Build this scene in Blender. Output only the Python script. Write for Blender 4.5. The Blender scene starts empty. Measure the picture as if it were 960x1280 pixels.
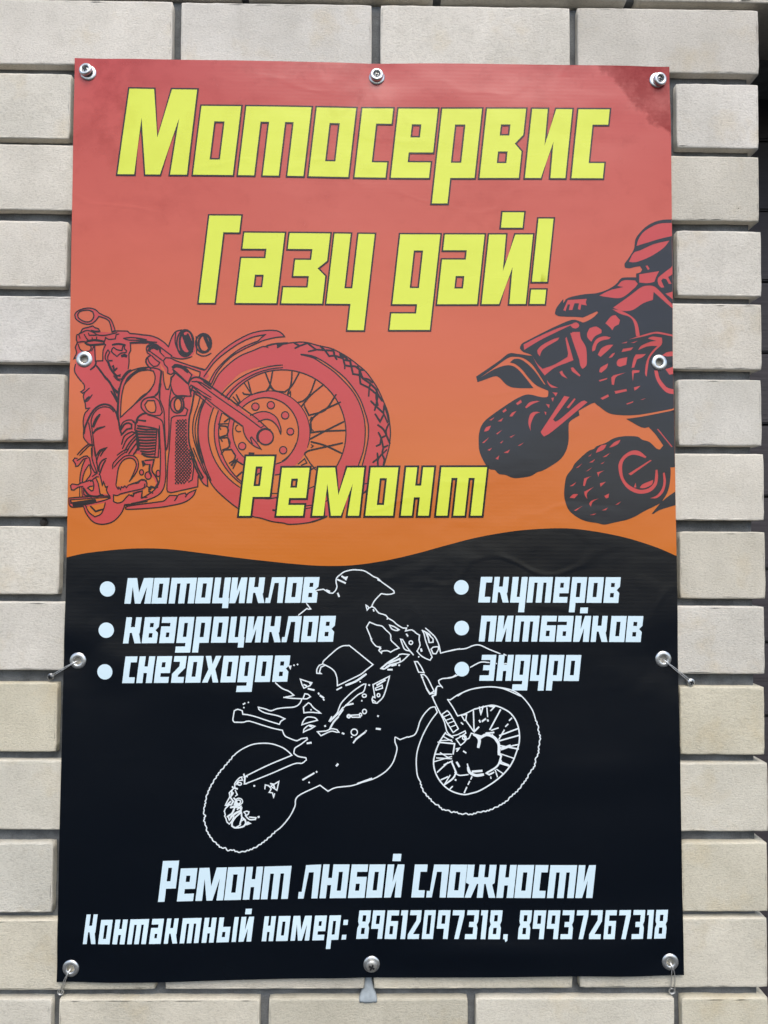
import bpy, bmesh, math, random
from mathutils import Vector, Matrix, noise
from mathutils.geometry import delaunay_2d_cdt
import numpy as np

# ------------------------------------------------------------------ camera, world, sun, exposure
scene = bpy.context.scene
col = scene.collection
WALL_TOP = 2.113            # height (m) of the wall line from which Y is measured downwards, in mm

def W(X, Y, out=0.0):
    """wall coordinates in mm (X right, Y down, out = towards the viewer) -> world metres"""
    return Vector((X / 1000.0, -out / 1000.0, WALL_TOP - Y / 1000.0))

CAM_A, CAM_B, CAM_C = -0.0358166, -0.0145140, 0.0069150     # tilt, pan, roll fitted to the brick courses
CAM_POS = (260.79, 613.43, 982.93)                           # mm
def cv_rotation(a, b, c):
    Rx = np.array([[1, 0, 0], [0, math.cos(a), -math.sin(a)], [0, math.sin(a), math.cos(a)]])
    Ry = np.array([[math.cos(b), 0, math.sin(b)], [0, 1, 0], [-math.sin(b), 0, math.cos(b)]])
    Rz = np.array([[math.cos(c), -math.sin(c), 0], [math.sin(c), math.cos(c), 0], [0, 0, 1]])
    return Rz @ Rx @ Ry
Rcv = cv_rotation(CAM_A, CAM_B, CAM_C)
cam_data = bpy.data.cameras.new('camera')
cam = bpy.data.objects.new('camera', cam_data)
col.objects.link(cam)
M3 = np.array([[1, 0, 0], [0, 0, 1], [0, -1, 0]]) @ Rcv.T @ np.diag([1, -1, -1])
m4 = Matrix([list(M3[0]) + [0], list(M3[1]) + [0], list(M3[2]) + [0], [0, 0, 0, 1]])
m4.translation = W(CAM_POS[0], CAM_POS[1], CAM_POS[2])
cam.matrix_world = m4
cam_data.sensor_fit = 'VERTICAL'
cam_data.sensor_height = 36.0
cam_data.lens = 961.0 / 1280.0 * 36.0
cam_data.clip_start = 0.01
cam_data.clip_end = 200.0
scene.camera = cam

SUN_EL, SUN_AZ = math.radians(54), math.radians(8)     # sun veiled by thin overcast, behind the viewer
world = bpy.data.worlds.new('World')
scene.world = world
world.use_nodes = True
wn = world.node_tree.nodes
wl = world.node_tree.links
wn.clear()
sky = wn.new('ShaderNodeTexSky')
sky.sky_type = 'NISHITA'
sky.sun_disc = False
sky.sun_elevation = SUN_EL
sky.sun_rotation = math.pi - SUN_AZ
sky.air_density = 1.0
sky.dust_density = 2.2
sky.ozone_density = 1.0
bgn = wn.new('ShaderNodeBackground')
bgn.inputs['Strength'].default_value = 0.14
won = wn.new('ShaderNodeOutputWorld')
wl.new(sky.outputs['Color'], bgn.inputs['Color'])
wl.new(bgn.outputs['Background'], won.inputs['Surface'])

sun_data = bpy.data.lights.new('sun', 'SUN')
sun_data.energy = 1.5
sun_data.angle = math.radians(40)
sun_data.color = (1.0, 0.955, 0.885)
sun = bpy.data.objects.new('sun', sun_data)
col.objects.link(sun)
to_sun = Vector((math.sin(SUN_AZ) * math.cos(SUN_EL), -math.cos(SUN_AZ) * math.cos(SUN_EL), math.sin(SUN_EL)))
sun.rotation_euler = to_sun.to_track_quat('Z', 'Y').to_euler()
sun.location = W(300, -1500, 2500)

scene.view_settings.view_transform = 'Standard'
scene.view_settings.look = 'None'
scene.view_settings.exposure = 0.6
scene.view_settings.gamma = 1.0
scene.view_settings.use_curve_mapping = False
scene.render.resolution_x, scene.render.resolution_y = 768, 1024

# ------------------------------------------------------------------ measuring frame
# measured points -> millimetres on the wall face / on the banner (a plane 5 mm off the wall)
def plane_map(out):
    K = np.array([[961.0, 0, 480], [0, 961.0, 640], [0, 0, 1.0]])
    C = np.array([CAM_POS[0], CAM_POS[1], -CAM_POS[2]])
    E = np.eye(3)
    return np.linalg.inv(K @ Rcv @ np.c_[E[:, 0], E[:, 1], -out * E[:, 2] - C])
H_WALL, H_BAN = plane_map(0.0), plane_map(5.0)
def mm(p, H=H_BAN):
    q = H @ np.array([p[0], p[1], 1.0])
    return (q[0] / q[2], q[1] / q[2])

# ------------------------------------------------------------------ helpers
def tag(o, label=None, cat=None, group=None, kind=None):
    if label: o['label'] = label
    if cat: o['category'] = cat
    if group: o['group'] = group
    if kind: o['kind'] = kind
    return o
def empty(name, loc):
    o = bpy.data.objects.new(name, None)
    col.objects.link(o)
    o.location = loc
    o.empty_display_size = 0.05
    return o
def mesh_obj(name, verts, faces, mats, parent=None, smooth=False, mat_idx=None):
    me = bpy.data.meshes.new(name)
    me.from_pydata([tuple(v) for v in verts], [], faces)
    for m in (mats if isinstance(mats, (list, tuple)) else [mats]):
        me.materials.append(m)
    if mat_idx is not None:
        me.polygons.foreach_set('material_index', mat_idx)
    if smooth:
        me.polygons.foreach_set('use_smooth', [True] * len(me.polygons))
    me.update()
    o = bpy.data.objects.new(name, me)
    col.objects.link(o)
    if parent:
        o.parent = parent
        o.matrix_parent_inverse = parent.matrix_world.inverted() if False else Matrix.Translation(-parent.location)
    return o
def bm_obj(name, bm, mats, parent=None, smooth=False):
    me = bpy.data.meshes.new(name)
    bm.normal_update()
    bm.to_mesh(me)
    bm.free()
    for m in (mats if isinstance(mats, (list, tuple)) else [mats]):
        me.materials.append(m)
    if smooth:
        me.polygons.foreach_set('use_smooth', [True] * len(me.polygons))
    o = bpy.data.objects.new(name, me)
    col.objects.link(o)
    if parent:
        o.parent = parent
        o.matrix_parent_inverse = Matrix.Translation(-parent.location)
    return o

# ------------------------------------------------------------------ materials
class NT:
    def __init__(self, name):
        self.m = bpy.data.materials.new(name)
        self.m.use_nodes = True
        self.t = self.m.node_tree
        self.t.nodes.clear()
        self.out = self.n('ShaderNodeOutputMaterial')
        self.p = self.n('ShaderNodeBsdfPrincipled')
        self.l(self.p.outputs[0], self.out.inputs['Surface'])
        self.tc = self.n('ShaderNodeTexCoord')
        self.geo = self.n('ShaderNodeNewGeometry')
    def n(self, t, **kw):
        x = self.t.nodes.new(t)
        for k, v in kw.items():
            setattr(x, k, v)
        return x
    def l(self, a, b):
        self.t.links.new(a, b)
    def val(self, sock, v):
        if hasattr(v, 'is_linked') or isinstance(v, bpy.types.NodeSocket):
            self.l(v, sock)
        else:
            sock.default_value = v
    def math(self, op, a, b=0.0, clamp=False):
        x = self.n('ShaderNodeMath', operation=op)
        x.use_clamp = clamp
        self.val(x.inputs[0], a)
        self.val(x.inputs[1], b)
        return x.outputs[0]
    def mix(self, f, a, b, mode='MIX'):
        x = self.n('ShaderNodeMix', data_type='RGBA', blend_type=mode)
        self.val(x.inputs[0], f)
        for s, v in ((x.inputs[6], a), (x.inputs[7], b)):
            if isinstance(v, bpy.types.NodeSocket): self.l(v, s)
            else: s.default_value = (*v[:3], 1.0)
        return x.outputs[2]
    def noise(self, scale, detail=4, rough=0.5, vec=None, dim='3D'):
        x = self.n('ShaderNodeTexNoise')
        x.inputs['Scale'].default_value = scale
        x.inputs['Detail'].default_value = detail
        x.inputs['Roughness'].default_value = rough
        if vec is not None: self.l(vec, x.inputs['Vector'])
        return x.outputs['Fac']
    def ramp(self, fac, stops, interp='LINEAR'):
        x = self.n('ShaderNodeValToRGB')
        x.color_ramp.interpolation = interp
        e = x.color_ramp.elements
        while len(e) < len(stops): e.new(0.5)
        for el, (p, c) in zip(e, stops):
            el.position = p
            el.color = (*c, 1.0) if isinstance(c, (tuple, list)) else (c, c, c, 1.0)
        self.l(fac, x.inputs['Fac'])
        return x.outputs['Color']
    def mapping(self, vec, scale=(1, 1, 1), loc=(0, 0, 0), rot=(0, 0, 0)):
        x = self.n('ShaderNodeMapping')
        x.inputs['Scale'].default_value = scale
        x.inputs['Location'].default_value = loc
        x.inputs['Rotation'].default_value = rot
        self.l(vec, x.inputs['Vector'])
        return x.outputs[0]
    def bump(self, h, strength, dist, prev=None):
        x = self.n('ShaderNodeBump')
        x.inputs['Strength'].default_value = strength
        x.inputs['Distance'].default_value = dist
        self.l(h, x.inputs['Height'])
        if prev is not None: self.l(prev, x.inputs['Normal'])
        return x.outputs[0]
    def set(self, **kw):
        for k, v in kw.items():
            self.val(self.p.inputs[k.replace('_', ' ')], v)
    def posxz(self):
        s = self.n('ShaderNodeSeparateXYZ')
        self.l(self.geo.outputs['Position'], s.inputs[0])
        return s.outputs

def srgb(r, g, b):
    f = lambda c: ((c / 255.0) / 12.92) if c <= 10 else (((c / 255.0) + 0.055) / 1.055) ** 2.4
    return (f(r), f(g), f(b))

def mat_brick():
    t = NT('sand_lime_brick')
    oi = t.n('ShaderNodeObjectInfo')
    off = t.n('ShaderNodeVectorMath', operation='SCALE')
    comb = t.n('ShaderNodeCombineXYZ')
    for i in range(3): t.l(oi.outputs['Random'], comb.inputs[i])
    t.l(comb.outputs[0], off.inputs[0]); off.inputs['Scale'].default_value = 37.0
    add = t.n('ShaderNodeVectorMath', operation='ADD')
    t.l(t.tc.outputs['Object'], add.inputs[0]); t.l(off.outputs[0], add.inputs[1])
    v = add.outputs[0]
    big = t.noise(9.0, 3, 0.5, v)
    mid = t.noise(45.0, 5, 0.62, v)
    fine = t.noise(420.0, 6, 0.7, t.mapping(v, (0.7, 1, 1.25)))
    grain = t.noise(1500.0, 3, 0.7, v)
    c0 = t.mix(t.ramp(big, [(0.38, 0.0), (0.62, 1.0)]), BRICK_A, BRICK_B)
    c0 = t.mix(t.ramp(t.noise(14.0, 4, 0.6, t.mapping(v, loc=(3, 7, 1))), [(0.56, 0.0), (0.70, 0.5)]), c0, BRICK_CREAM)
    tint = t.ramp(oi.outputs['Random'], [(0.0, (0.85, 0.845, 0.835)), (0.35, (1.0, 0.985, 0.945)), (0.7, (0.95, 0.965, 0.985)), (1.0, (1.05, 1.04, 1.02))])
    c1 = t.mix(1.0, t.mix(1.0, c0, tint, 'MULTIPLY'), oi.outputs['Color'], 'MULTIPLY')
    c1 = t.mix(t.math('MULTIPLY', t.ramp(mid, [(0.3, 1.0), (0.55, 0.0)]), 0.30), c1, t.mix(1.0, c1, (0.80, 0.79, 0.77), 'MULTIPLY'))
    c1 = t.mix(t.ramp(fine, [(0.36, 0.60), (0.52, 0.0)]), c1, t.mix(1.0, c1, (0.72, 0.71, 0.70), 'MULTIPLY'))
    st = t.noise(30.0, 4, 0.6, t.mapping(v, (1.0, 1, 0.16), (5, 2, 8)))
    c1 = t.mix(t.math('MULTIPLY', t.ramp(st, [(0.55, 0.0), (0.75, 1.0)]), 0.22), c1, t.mix(1.0, c1, (0.74, 0.72, 0.68), 'MULTIPLY'))
    # scattered dark pits
    vo = t.n('ShaderNodeTexVoronoi'); vo.inputs['Scale'].default_value = 26.0
    t.l(v, vo.inputs['Vector'])
    wn_ = t.n('ShaderNodeTexWhiteNoise'); t.l(vo.outputs['Color'], wn_.inputs['Vector'])
    pit = t.math('MULTIPLY', t.math('LESS_THAN', t.math('ADD', vo.outputs['Distance'], t.math('MULTIPLY', grain, 0.02)), 0.034),
                 t.math('GREATER_THAN', wn_.outputs['Value'], 0.72))
    c1 = t.mix(t.math('MULTIPLY', pit, 0.75), c1, (0.06, 0.055, 0.05))
    h = t.math('ADD', t.math('MULTIPLY', fine, 0.8), t.math('MULTIPLY', grain, 0.55))
    h = t.math('SUBTRACT', h, t.math('MULTIPLY', pit, 1.2))
    h = t.math('ADD', h, t.math('MULTIPLY', mid, 0.7))
    t.set(Base_Color=c1, Roughness=0.88, Specular_IOR_Level=0.25, Normal=t.bump(h, 0.75, 0.0014))
    return t.m

def mat_mortar():
    t = NT('grey_mortar')
    v = t.tc.outputs['Object']
    a = t.noise(30, 4, 0.6, v); b = t.noise(500, 5, 0.7, v)
    c = t.mix(t.ramp(a, [(0.35, 0.0), (0.65, 1.0)]), MORTAR_A, MORTAR_B)
    c = t.mix(t.ramp(b, [(0.35, 0.5), (0.55, 0.0)]), c, t.mix(1.0, c, (0.6, 0.6, 0.6), 'MULTIPLY'))
    t.set(Base_Color=c, Roughness=0.95, Specular_IOR_Level=0.2, Normal=t.bump(b, 0.7, 0.002))
    return t.m

def vinyl_finish(t, color, rough=0.24, wear=1.0, dark_stain=(0.56, 0.38, 0.43)):
    """shared finish of the printed vinyl: weave of the scrim, handling smudges, semi-gloss"""
    P = t.geo.outputs['Position']
    x, y, z = t.posxz()
    weave = t.n('ShaderNodeTexWave', wave_type='BANDS', bands_direction='Z', wave_profile='SIN')
    weave.inputs['Scale'].default_value = 62.0          # about 5 mm between threads
    weave.inputs['Distortion'].default_value = 0.25
    weave.inputs['Detail'].default_value = 2.0
    weave.inputs['Detail Scale'].default_value = 0.6
    t.l(t.mapping(P, (0.03, 1, 1)), weave.inputs['Vector'])
    fine = t.noise(700.0, 2, 0.5, t.mapping(P, (0.2, 1, 1.6)))
    soft = t.noise(7.0, 3, 0.5, t.mapping(P, (0.7, 1, 1.3)))
    streak = t.noise(90.0, 3, 0.55, t.mapping(P, (0.12, 1, 1.0)))
    # grime: blotches, denser towards the top hem of the banner where water runs over it
    top = t.ramp(t.math('MULTIPLY', t.math('SUBTRACT', z, WALL_TOP - 0.34), 2.9), [(0.0, 0.0), (1.0, 1.0)])
    blot = t.noise(11.0, 6, 0.66, t.mapping(P, (1, 1, 1.2), (4.1, 0, 2.2)))
    blot = t.ramp(blot, [(0.50, 0.0), (0.70, 1.0)])
    blot2 = t.noise(34.0, 5, 0.7, t.mapping(P, (1, 1, 1), (1.7, 0, 5.2)))
    blot2 = t.ramp(blot2, [(0.57, 0.0), (0.72, 1.0)])
    corner = t.math('ADD', t.math('SUBTRACT', t.math('SUBTRACT', x, 0.552), t.math('MULTIPLY', t.math('SUBTRACT', WALL_TOP, z), 1.0)),
                    t.math('MULTIPLY', t.math('SUBTRACT', t.noise(24.0, 6, 0.7, P), 0.5), 0.06))
    corner = t.math('MULTIPLY', t.ramp(corner, [(0.0, 0.0), (0.006, 1.0)]), t.math('ADD', 0.15, t.math('MULTIPLY', t.noise(55.0, 6, 0.8, P), 1.35)))
    lc = t.math('SUBTRACT', 0.11, t.math('ADD', t.math('ABSOLUTE', t.math('ADD', x, 0.085)), t.math('MULTIPLY', t.math('ABSOLUTE', t.math('SUBTRACT', z, WALL_TOP - 0.05)), 0.9)))
    lc = t.math('MULTIPLY', t.ramp(lc, [(0.0, 0.0), (0.08, 1.0)]), t.ramp(t.noise(28.0, 6, 0.72, P), [(0.45, 0.0), (0.62, 1.0)]))
    g = t.math('ADD', t.math('MULTIPLY', t.math('MULTIPLY', blot, top), 0.45), t.math('MULTIPLY', blot2, t.math('MULTIPLY', top, 0.35)))
    g = t.math('ADD', g, t.math('MULTIPLY', corner, 0.95))
    g = t.math('ADD', g, t.math('MULTIPLY', lc, 0.42))
    g = t.math('MULTIPLY', g, wear, clamp=True)
    color = t.mix(g, color, t.mix(1.0, color, dark_stain, 'MULTIPLY'))
    # thin settled dust, strongest over the middle of the red field
    r = t.math('ADD', rough, t.math('MULTIPLY', t.math('SUBTRACT', soft, 0.5), 0.16))
    r = t.math('ADD', r, t.math('MULTIPLY', g, 0.12))
    cn = t.noise(5.5, 2, 0.45, t.mapping(P, (1.0, 1, 1.7), (8.3, 0, 1.1), (0, .5, 0)))
    cm = t.ramp(t.noise(4.0, 2, 0.5, t.mapping(P, loc=(2.2, 0, 6.4))), [(0.48, 0.0), (0.62, 1.0)])
    crease = t.math('MULTIPLY', t.ramp(t.math('ABSOLUTE', t.math('SUBTRACT', cn, 0.5)), [(0.0, 1.0), (0.035, 0.0)], 'EASE'), cm)
    dent = t.ramp(t.noise(22.0, 2, 0.4, t.mapping(P, loc=(9.2, 0, 3.4))), [(0.60, 0.0), (0.74, 1.0)], 'EASE')
    n1 = t.bump(soft, 0.40, 0.004)
    n1 = t.bump(t.math('ADD', t.math('MULTIPLY', crease, 0.6), t.math('MULTIPLY', dent, 0.45)), 0.09, 0.0020, n1)
    n2 = t.bump(weave.outputs['Fac'], 0.028, 0.0003, n1)
    n3 = t.bump(t.math('ADD', t.math('MULTIPLY', fine, .8), t.math('MULTIPLY', streak, .25)), 0.10, 0.0003, n2)
    t.set(Base_Color=color, Roughness=r, Specular_IOR_Level=t.math('MULTIPLY', VINYL_SPEC, t.math('SUBTRACT', 1.0, t.math('MULTIPLY', g, 0.6))), Normal=n3)
    return t.m

def mat_print(name, c, rough=0.24, wear=1.0, stain=(0.56, 0.38, 0.43)):
    t = NT(name)
    return vinyl_finish(t, c, rough, wear, stain)

def mat_gradient():
    t = NT('red_to_orange_print')
    x, y, z = t.posxz()
    f = t.math('DIVIDE', t.math('SUBTRACT', WALL_TOP + 0.010, z), 0.66, clamp=True)
    c = t.ramp(f, GRAD)
    return vinyl_finish(t, c)

def mat_metal(name, c, rough, metallic=1.0, dirt=0.3):
    t = NT(name)
    v = t.tc.outputs['Object']
    a = t.noise(400, 4, 0.6, v)
    cc = t.mix(t.math('MULTIPLY', t.ramp(a, [(0.45, 0.0), (0.7, 1.0)]), dirt), c, (0.12, 0.09, 0.07))
    t.set(Base_Color=cc, Metallic=metallic, Roughness=rough, Normal=t.bump(a, 0.1, 0.0003))
    return t.m

def mat_plain(name, c, rough=0.8, var=0.3, scale=120, bump=0.3):
    t = NT(name)
    a = t.noise(scale, 5, 0.6, t.tc.outputs['Object'])
    cc = t.mix(a, tuple(k * (1 - var) for k in c), tuple(min(1, k * (1 + var)) for k in c))
    t.set(Base_Color=cc, Roughness=rough, Specular_IOR_Level=0.3, Normal=t.bump(a, bump, 0.001))
    return t.m

BRICK_A = (0.645, 0.615, 0.565)
BRICK_B = (0.735, 0.70, 0.65)
BRICK_CREAM = (0.65, 0.565, 0.43)
MORTAR_A = (0.105, 0.110, 0.112)
MORTAR_B = (0.18, 0.19, 0.195)
VINYL_SPEC = 0.47
GRAD = [(0.0, (0.46, 0.056, 0.050)), (0.32, (0.53, 0.096, 0.060)), (0.60, (0.58, 0.122, 0.045)), (0.82, (0.57, 0.143, 0.024)), (1.0, (0.55, 0.150, 0.014))]
INK = (0.016, 0.008, 0.010)
SLATE = (0.015, 0.017, 0.023)
BLACK = (0.0012, 0.0030, 0.0062)
PINK = (0.51, 0.058, 0.056)
PALE = (0.64, 0.80, 0.87)
LINEW = (0.74, 0.80, 0.82)
LIME = (0.66, 0.73, 0.065)

M_brick, M_mortar = mat_brick(), mat_mortar()
M_grad = mat_gradient()
M_black = mat_print('black_print', BLACK, 0.235, 0.0)
M_ink = mat_print('dark_ink_print', INK, 0.24, 0.0)
M_slate = mat_print('slate_ink_print', SLATE, 0.24, 0.3)
M_pink = mat_print('red_ink_print', PINK)
M_lime = mat_print('yellow_green_print', LIME, 0.26, 0.8, (0.80, 0.76, 0.62))
M_pale = mat_print('pale_blue_white_print', PALE, 0.26, 0.0)
M_linew = mat_print('white_line_print', LINEW, 0.26, 0.0)
M_zinc = mat_metal('zinc_plated_steel', (0.74, 0.76, 0.75), 0.33, 0.9, 0.25)
M_screw = mat_metal('dull_steel', (0.30, 0.31, 0.31), 0.38, 1.0, 0.5)
M_pan = mat_metal('worn_steel', (0.50, 0.50, 0.47), 0.48, 0.8, 0.5)
M_wire = mat_metal('galvanised_wire', (0.72, 0.72, 0.70), 0.42, 0.8, 0.3)
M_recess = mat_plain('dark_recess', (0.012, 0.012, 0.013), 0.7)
# ------------------------------------------------------------------ unseen plane in front of the wall, added for the black vinyl to reflect
M_ground = mat_plain('asphalt', (0.022, 0.022, 0.023), .9, .35, 40, .4)
added_ground = mesh_obj('ground', [(-60, -90, 0), (60, -90, 0), (60, 30, 0), (-60, 30, 0)], [(0, 1, 2, 3)], M_ground)
tag(added_ground, kind='structure')

# ------------------------------------------------------------------ brick wall
rnd = random.Random(7)
PITCH, BH, BD = 98.0, 86.5, 120.0
ROW_L = {0: .5, 1: .2, 2: -3.9, 3: -2.0, 4: -1.5, 5: 1.0, 6: -.1, 7: .1, 8: -2.4, 9: 1.5, 10: .1, 11: 4.4, 12: 1.1}
ROW_R = {0: -2.0, 1: .2, 2: -1.0, 3: 0.0, 4: -1.8, 5: -.5, 6: -2.0, 7: .7, 8: -1.5, 9: 2.8, 10: 1.3, 11: 3.0, 12: -.9}

def brick_mesh(L, H, seed):
    r = random.Random(seed)
    bm = bmesh.new()
    nx, nz = max(6, int(L / 9)), max(5, int(H / 10))
    per = []
    for i in range(nx): per.append((-L / 2 + L * i / nx, -H / 2, 0, -1))
    for i in range(nz): per.append((L / 2, -H / 2 + H * i / nz, 1, 0))
    for i in range(nx): per.append((L / 2 - L * i / nx, H / 2, 0, 1))
    for i in range(nz): per.append((-L / 2, H / 2 - H * i / nz, -1, 0))
    n = len(per)
    chip = [0.0] * n
    for _ in range(r.randint(2, 5)):
        c, a = r.randrange(n), r.uniform(.3, 1.3)
        for d in (-1, 0, 1): chip[(c + d) % n] = max(chip[(c + d) % n], a * (1.0 if d == 0 else r.uniform(.2, .6)))
    def ring(inset, depth, amp, chipk):
        out = []
        for i, (x, z, ax, az) in enumerate(per):
            ins = inset + r.uniform(-amp, amp) + chip[i] * chipk
            sx = max(-1, min(1, x / (L / 2))); sz = max(-1, min(1, z / (H / 2)))
            px = max(-L / 2 + ins, min(L / 2 - ins, x)); pz = max(-H / 2 + ins, min(H / 2 - ins, z))
            # soften the four corners
            cx, cz = abs(px) - (L / 2 - ins - 1.8), abs(pz) - (H / 2 - ins - 1.8)
            if cx > 0 and cz > 0:
                k = 1.8 / max(1.8, math.hypot(cx, cz))
                px = math.copysign(L / 2 - ins - 1.8 + cx * k, px); pz = math.copysign(H / 2 - ins - 1.8 + cz * k, pz)
            out.append(bm.verts.new((px / 1000, (depth + r.uniform(-.15, .15)) / 1000, pz / 1000)))
        return out
    ri = ring(2.8, 0.0, 0.25, 0.9)
    r0 = ring(1.25, 0.04, 0.28, 0.9)
    r1 = ring(0.5, 0.6, 0.25, 0.55)
    r2 = ring(0.1, 1.7, 0.25, 0.15)
    r3 = ring(0.3, BD, 0.0, 0.0)
    for a, b in ((ri, r0), (r0, r1), (r1, r2), (r2, r3)):
        for i in range(n):
            j = (i + 1) % n
            bm.faces.new((b[i], b[j], a[j], a[i]))
    f = bm.faces.new(ri)
    g = bm.faces.new(list(reversed(r3)))
    bmesh.ops.triangulate(bm, faces=[f, g])
    bmesh.ops.recalc_face_normals(bm, faces=bm.faces)
    me = bpy.data.meshes.new('brick')
    bm.to_mesh(me); bm.free()
    me.materials.append(M_brick)
    me.polygons.foreach_set('use_smooth', [True] * len(me.polygons))
    return me

wall = empty('brick_wall', W(260, WALL_TOP * 1000, 0))
tag(wall, 'pale grey sand-lime brick wall with recessed grey joints behind the banner', 'wall')
brick_cache = {}
def add_brick(xl, xr, k):
    L = xr - xl
    key = round(L)
    if key not in brick_cache: brick_cache[key] = [brick_mesh(L, BH, key * 31 + s) for s in range(5 if L > 200 else 6)]
    xc = (xl + xr) / 2
    t = (xc + 230) / 990.0
    dy = ROW_L.get(k, 0) * (1 - t) + ROW_R.get(k, 0) * t if 0 <= k <= 12 else 0
    ang = math.atan2((ROW_R.get(k, 0) - ROW_L.get(k, 0)), 990.0) if 0 <= k <= 12 else 0
    o = bpy.data.objects.new('brick', rnd.choice(brick_cache[key]))
    col.objects.link(o)
    o.parent = wall
    o.matrix_parent_inverse = Matrix.Translation(-wall.location)
    o.location = W(xc + rnd.uniform(-1, 1), k * PITCH - BH / 2 + dy, rnd.uniform(-.9, .2))
    cr = rnd.uniform(0, .5) + (.55 if k >= 9 else .15 if k >= 6 else 0)      # lower courses tinted creamier and darker
    o.color = (1 - .10 * cr, 1 - .11 * cr, 1 - .22 * cr, 1)
    flip = rnd.random() < 0.5
    o.rotation_euler = (rnd.uniform(-.004, .004), (math.pi if flip else 0) + ang + rnd.uniform(-.002, .002), rnd.uniform(-.002, .002))

for k in range(-3, 17):
    if k >= 0:
        joints = [-520, -260, 0, 260, 520] if k % 2 == 0 else [-390, -130, 130, 390, 650]
        end = 765.0
    else:
        joints = [341 + 256 * i - 128 * ((k + 1) % 2) for i in range(-4, 5)]
        end = None
    for i, j in enumerate(joints):
        xr = joints[i + 1] - 5 if i + 1 < len(joints) else (end if end else j + 250)
        xr += rnd.uniform(-1.2, 1.2)
        add_brick(j + 5, xr, k)

def mortar_slab(name, x0, x1, y0, y1, out, back, step=11.0):
    nx, ny = int((x1 - x0) / step) + 1, int((y1 - y0) / step) + 1
    vs, fs = [], []
    for j in range(ny + 1):
        for i in range(nx + 1):
            X, Y = x0 + (x1 - x0) * i / nx, y0 + (y1 - y0) * j / ny
            d = 1.7 * noise.noise((X * .02, Y * .03, 3.1)) + 1.1 * noise.noise((X * .09, Y * .09, 1.7))
            vs.append(W(X + (noise.noise((X * .1, Y * .1, 9)) * 3 if 0 < i < nx else 0), Y, out + d))
    row = nx + 1
    for j in range(ny):
        for i in range(nx):
            a = j * row + i
            fs.append((a, a + row, a + row + 1, a + 1))
    b = len(vs)
    edge = [(i, 0) for i in range(nx + 1)] + [(nx, j) for j in range(1, ny + 1)] + [(i, ny) for i in range(nx - 1, -1, -1)] + [(0, j) for j in range(ny - 1, 0, -1)]
    for i, j in edge:
        vs.append(W(x0 + (x1 - x0) * i / nx, y0 + (y1 - y0) * j / ny, back))
    n = len(edge)
    for q in range(n):
        i, j = edge[q]; i2, j2 = edge[(q + 1) % n]
        fs.append((j * row + i, j2 * row + i2, b + (q + 1) % n, b + q))
    return mesh_obj(name, vs, fs, M_mortar, wall, smooth=True)
mortar_slab('mortar', -770, 754, -92, 16 * 98 + 4, -12.0, -230)
mortar_slab('mortar', -770, 1360, -3 * 98 - 90, -104, -12.0, -230, 16.0)

# ------------------------------------------------------------------ dark boarding in the opening beside the wall
M_plank = (lambda t: (t.set(Base_Color=t.mix(t.noise(60, 5, .7, t.mapping(t.tc.outputs['Object'], (.08, 1, 1.2))), (0.016, 0.014, 0.017), (0.050, 0.042, 0.048)),
                            Roughness=0.62, Normal=t.bump(t.noise(160, 4, .7, t.mapping(t.tc.outputs['Object'], (.06, 1, 1.5))), .5, .002)), t.m)[1])(NT('dark_stained_board'))
H_DOOR = plane_map(-250.0)
clad = empty('board_cladding', W(1000, WALL_TOP * 1000, -262))
tag(clad, 'dark brown horizontal boards set back in the opening past the brick corner', 'cladding')
yA, yB = mm((957, 352), H_DOOR)[1], mm((957, 621), H_DOOR)[1]
pp = (yB - yA) / 3.0
bm = bmesh.new()
Lp, hp, dp = 0.62, (pp - 3.0) / 1000, 0.022
bmesh.ops.create_cube(bm, size=1.0, matrix=Matrix.Diagonal((Lp, dp, hp, 1)))
bmesh.ops.bevel(bm, geom=bm.edges[:], offset=0.0025, segments=2, affect='EDGES')
plank_me = bpy.data.meshes.new('plank'); bm.to_mesh(plank_me); bm.free(); plank_me.materials.append(M_plank)
for i in range(-5, 14):
    o = bpy.data.objects.new('plank', plank_me)
    col.objects.link(o); o.parent = clad
    o.matrix_parent_inverse = Matrix.Translation(-clad.location)
    o.location = W(1060, yA + pp * (i + .5), -261 + rnd.uniform(-.8, .8))
mesh_obj('backing_board', [W(745, -560, -276), W(1380, -560, -276), W(1380, 1660, -276), W(745, 1660, -276)], [(0, 3, 2, 1)], M_plank, clad)

# ------------------------------------------------------------------ print engine
EYELETS = {'a': (110, 90.5), 'b': (471, 96), 'c': (822, 99.5), 'd': (105, 449), 'e': (824.5, 453), 'f': (97, 826), 'g': (829.5, 824), 'h': (88, 1211), 'i': (464.5, 1206), 'j': (838, 1203)}
EYE = {k: mm(v) for k, v in EYELETS.items()}
HOLE_R = 5.2
LEFT_E = [(93, 72), (91.3, 200), (88, 400), (84.8, 600), (83, 697), (80, 800), (77, 950), (73.5, 1100), (70.5, 1228)]
RIGHT_E = [(837, 83), (839.7, 300), (841.5, 450), (844, 600), (846.5, 750), (850, 950), (853, 1100), (855.5, 1219.5)]
TOP_E = [(93, 72), (160, 73.6), (230, 75.3), (350, 77), (470, 79), (600, 80), (720, 81.5), (837, 83)]
BOT_E = [(70.5, 1228), (130, 1228), (200, 1227.5), (320, 1225), (390, 1223), (460, 1222.5), (600, 1221), (720, 1220), (790, 1220.3), (855.5, 1219.5)]
RE_mm = [mm(p) for p in RIGHT_E]
LE_mm = [mm(p) for p in LEFT_E]
def edge_x(E, Y):
    for a, b in zip(E, E[1:]):
        if Y <= b[1] or b is E[-1]:
            t = (Y - a[1]) / (b[1] - a[1])
            return a[0] + (b[0] - a[0]) * t
def gauss(d, s): return math.exp(-(d / s) ** 2)
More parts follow.
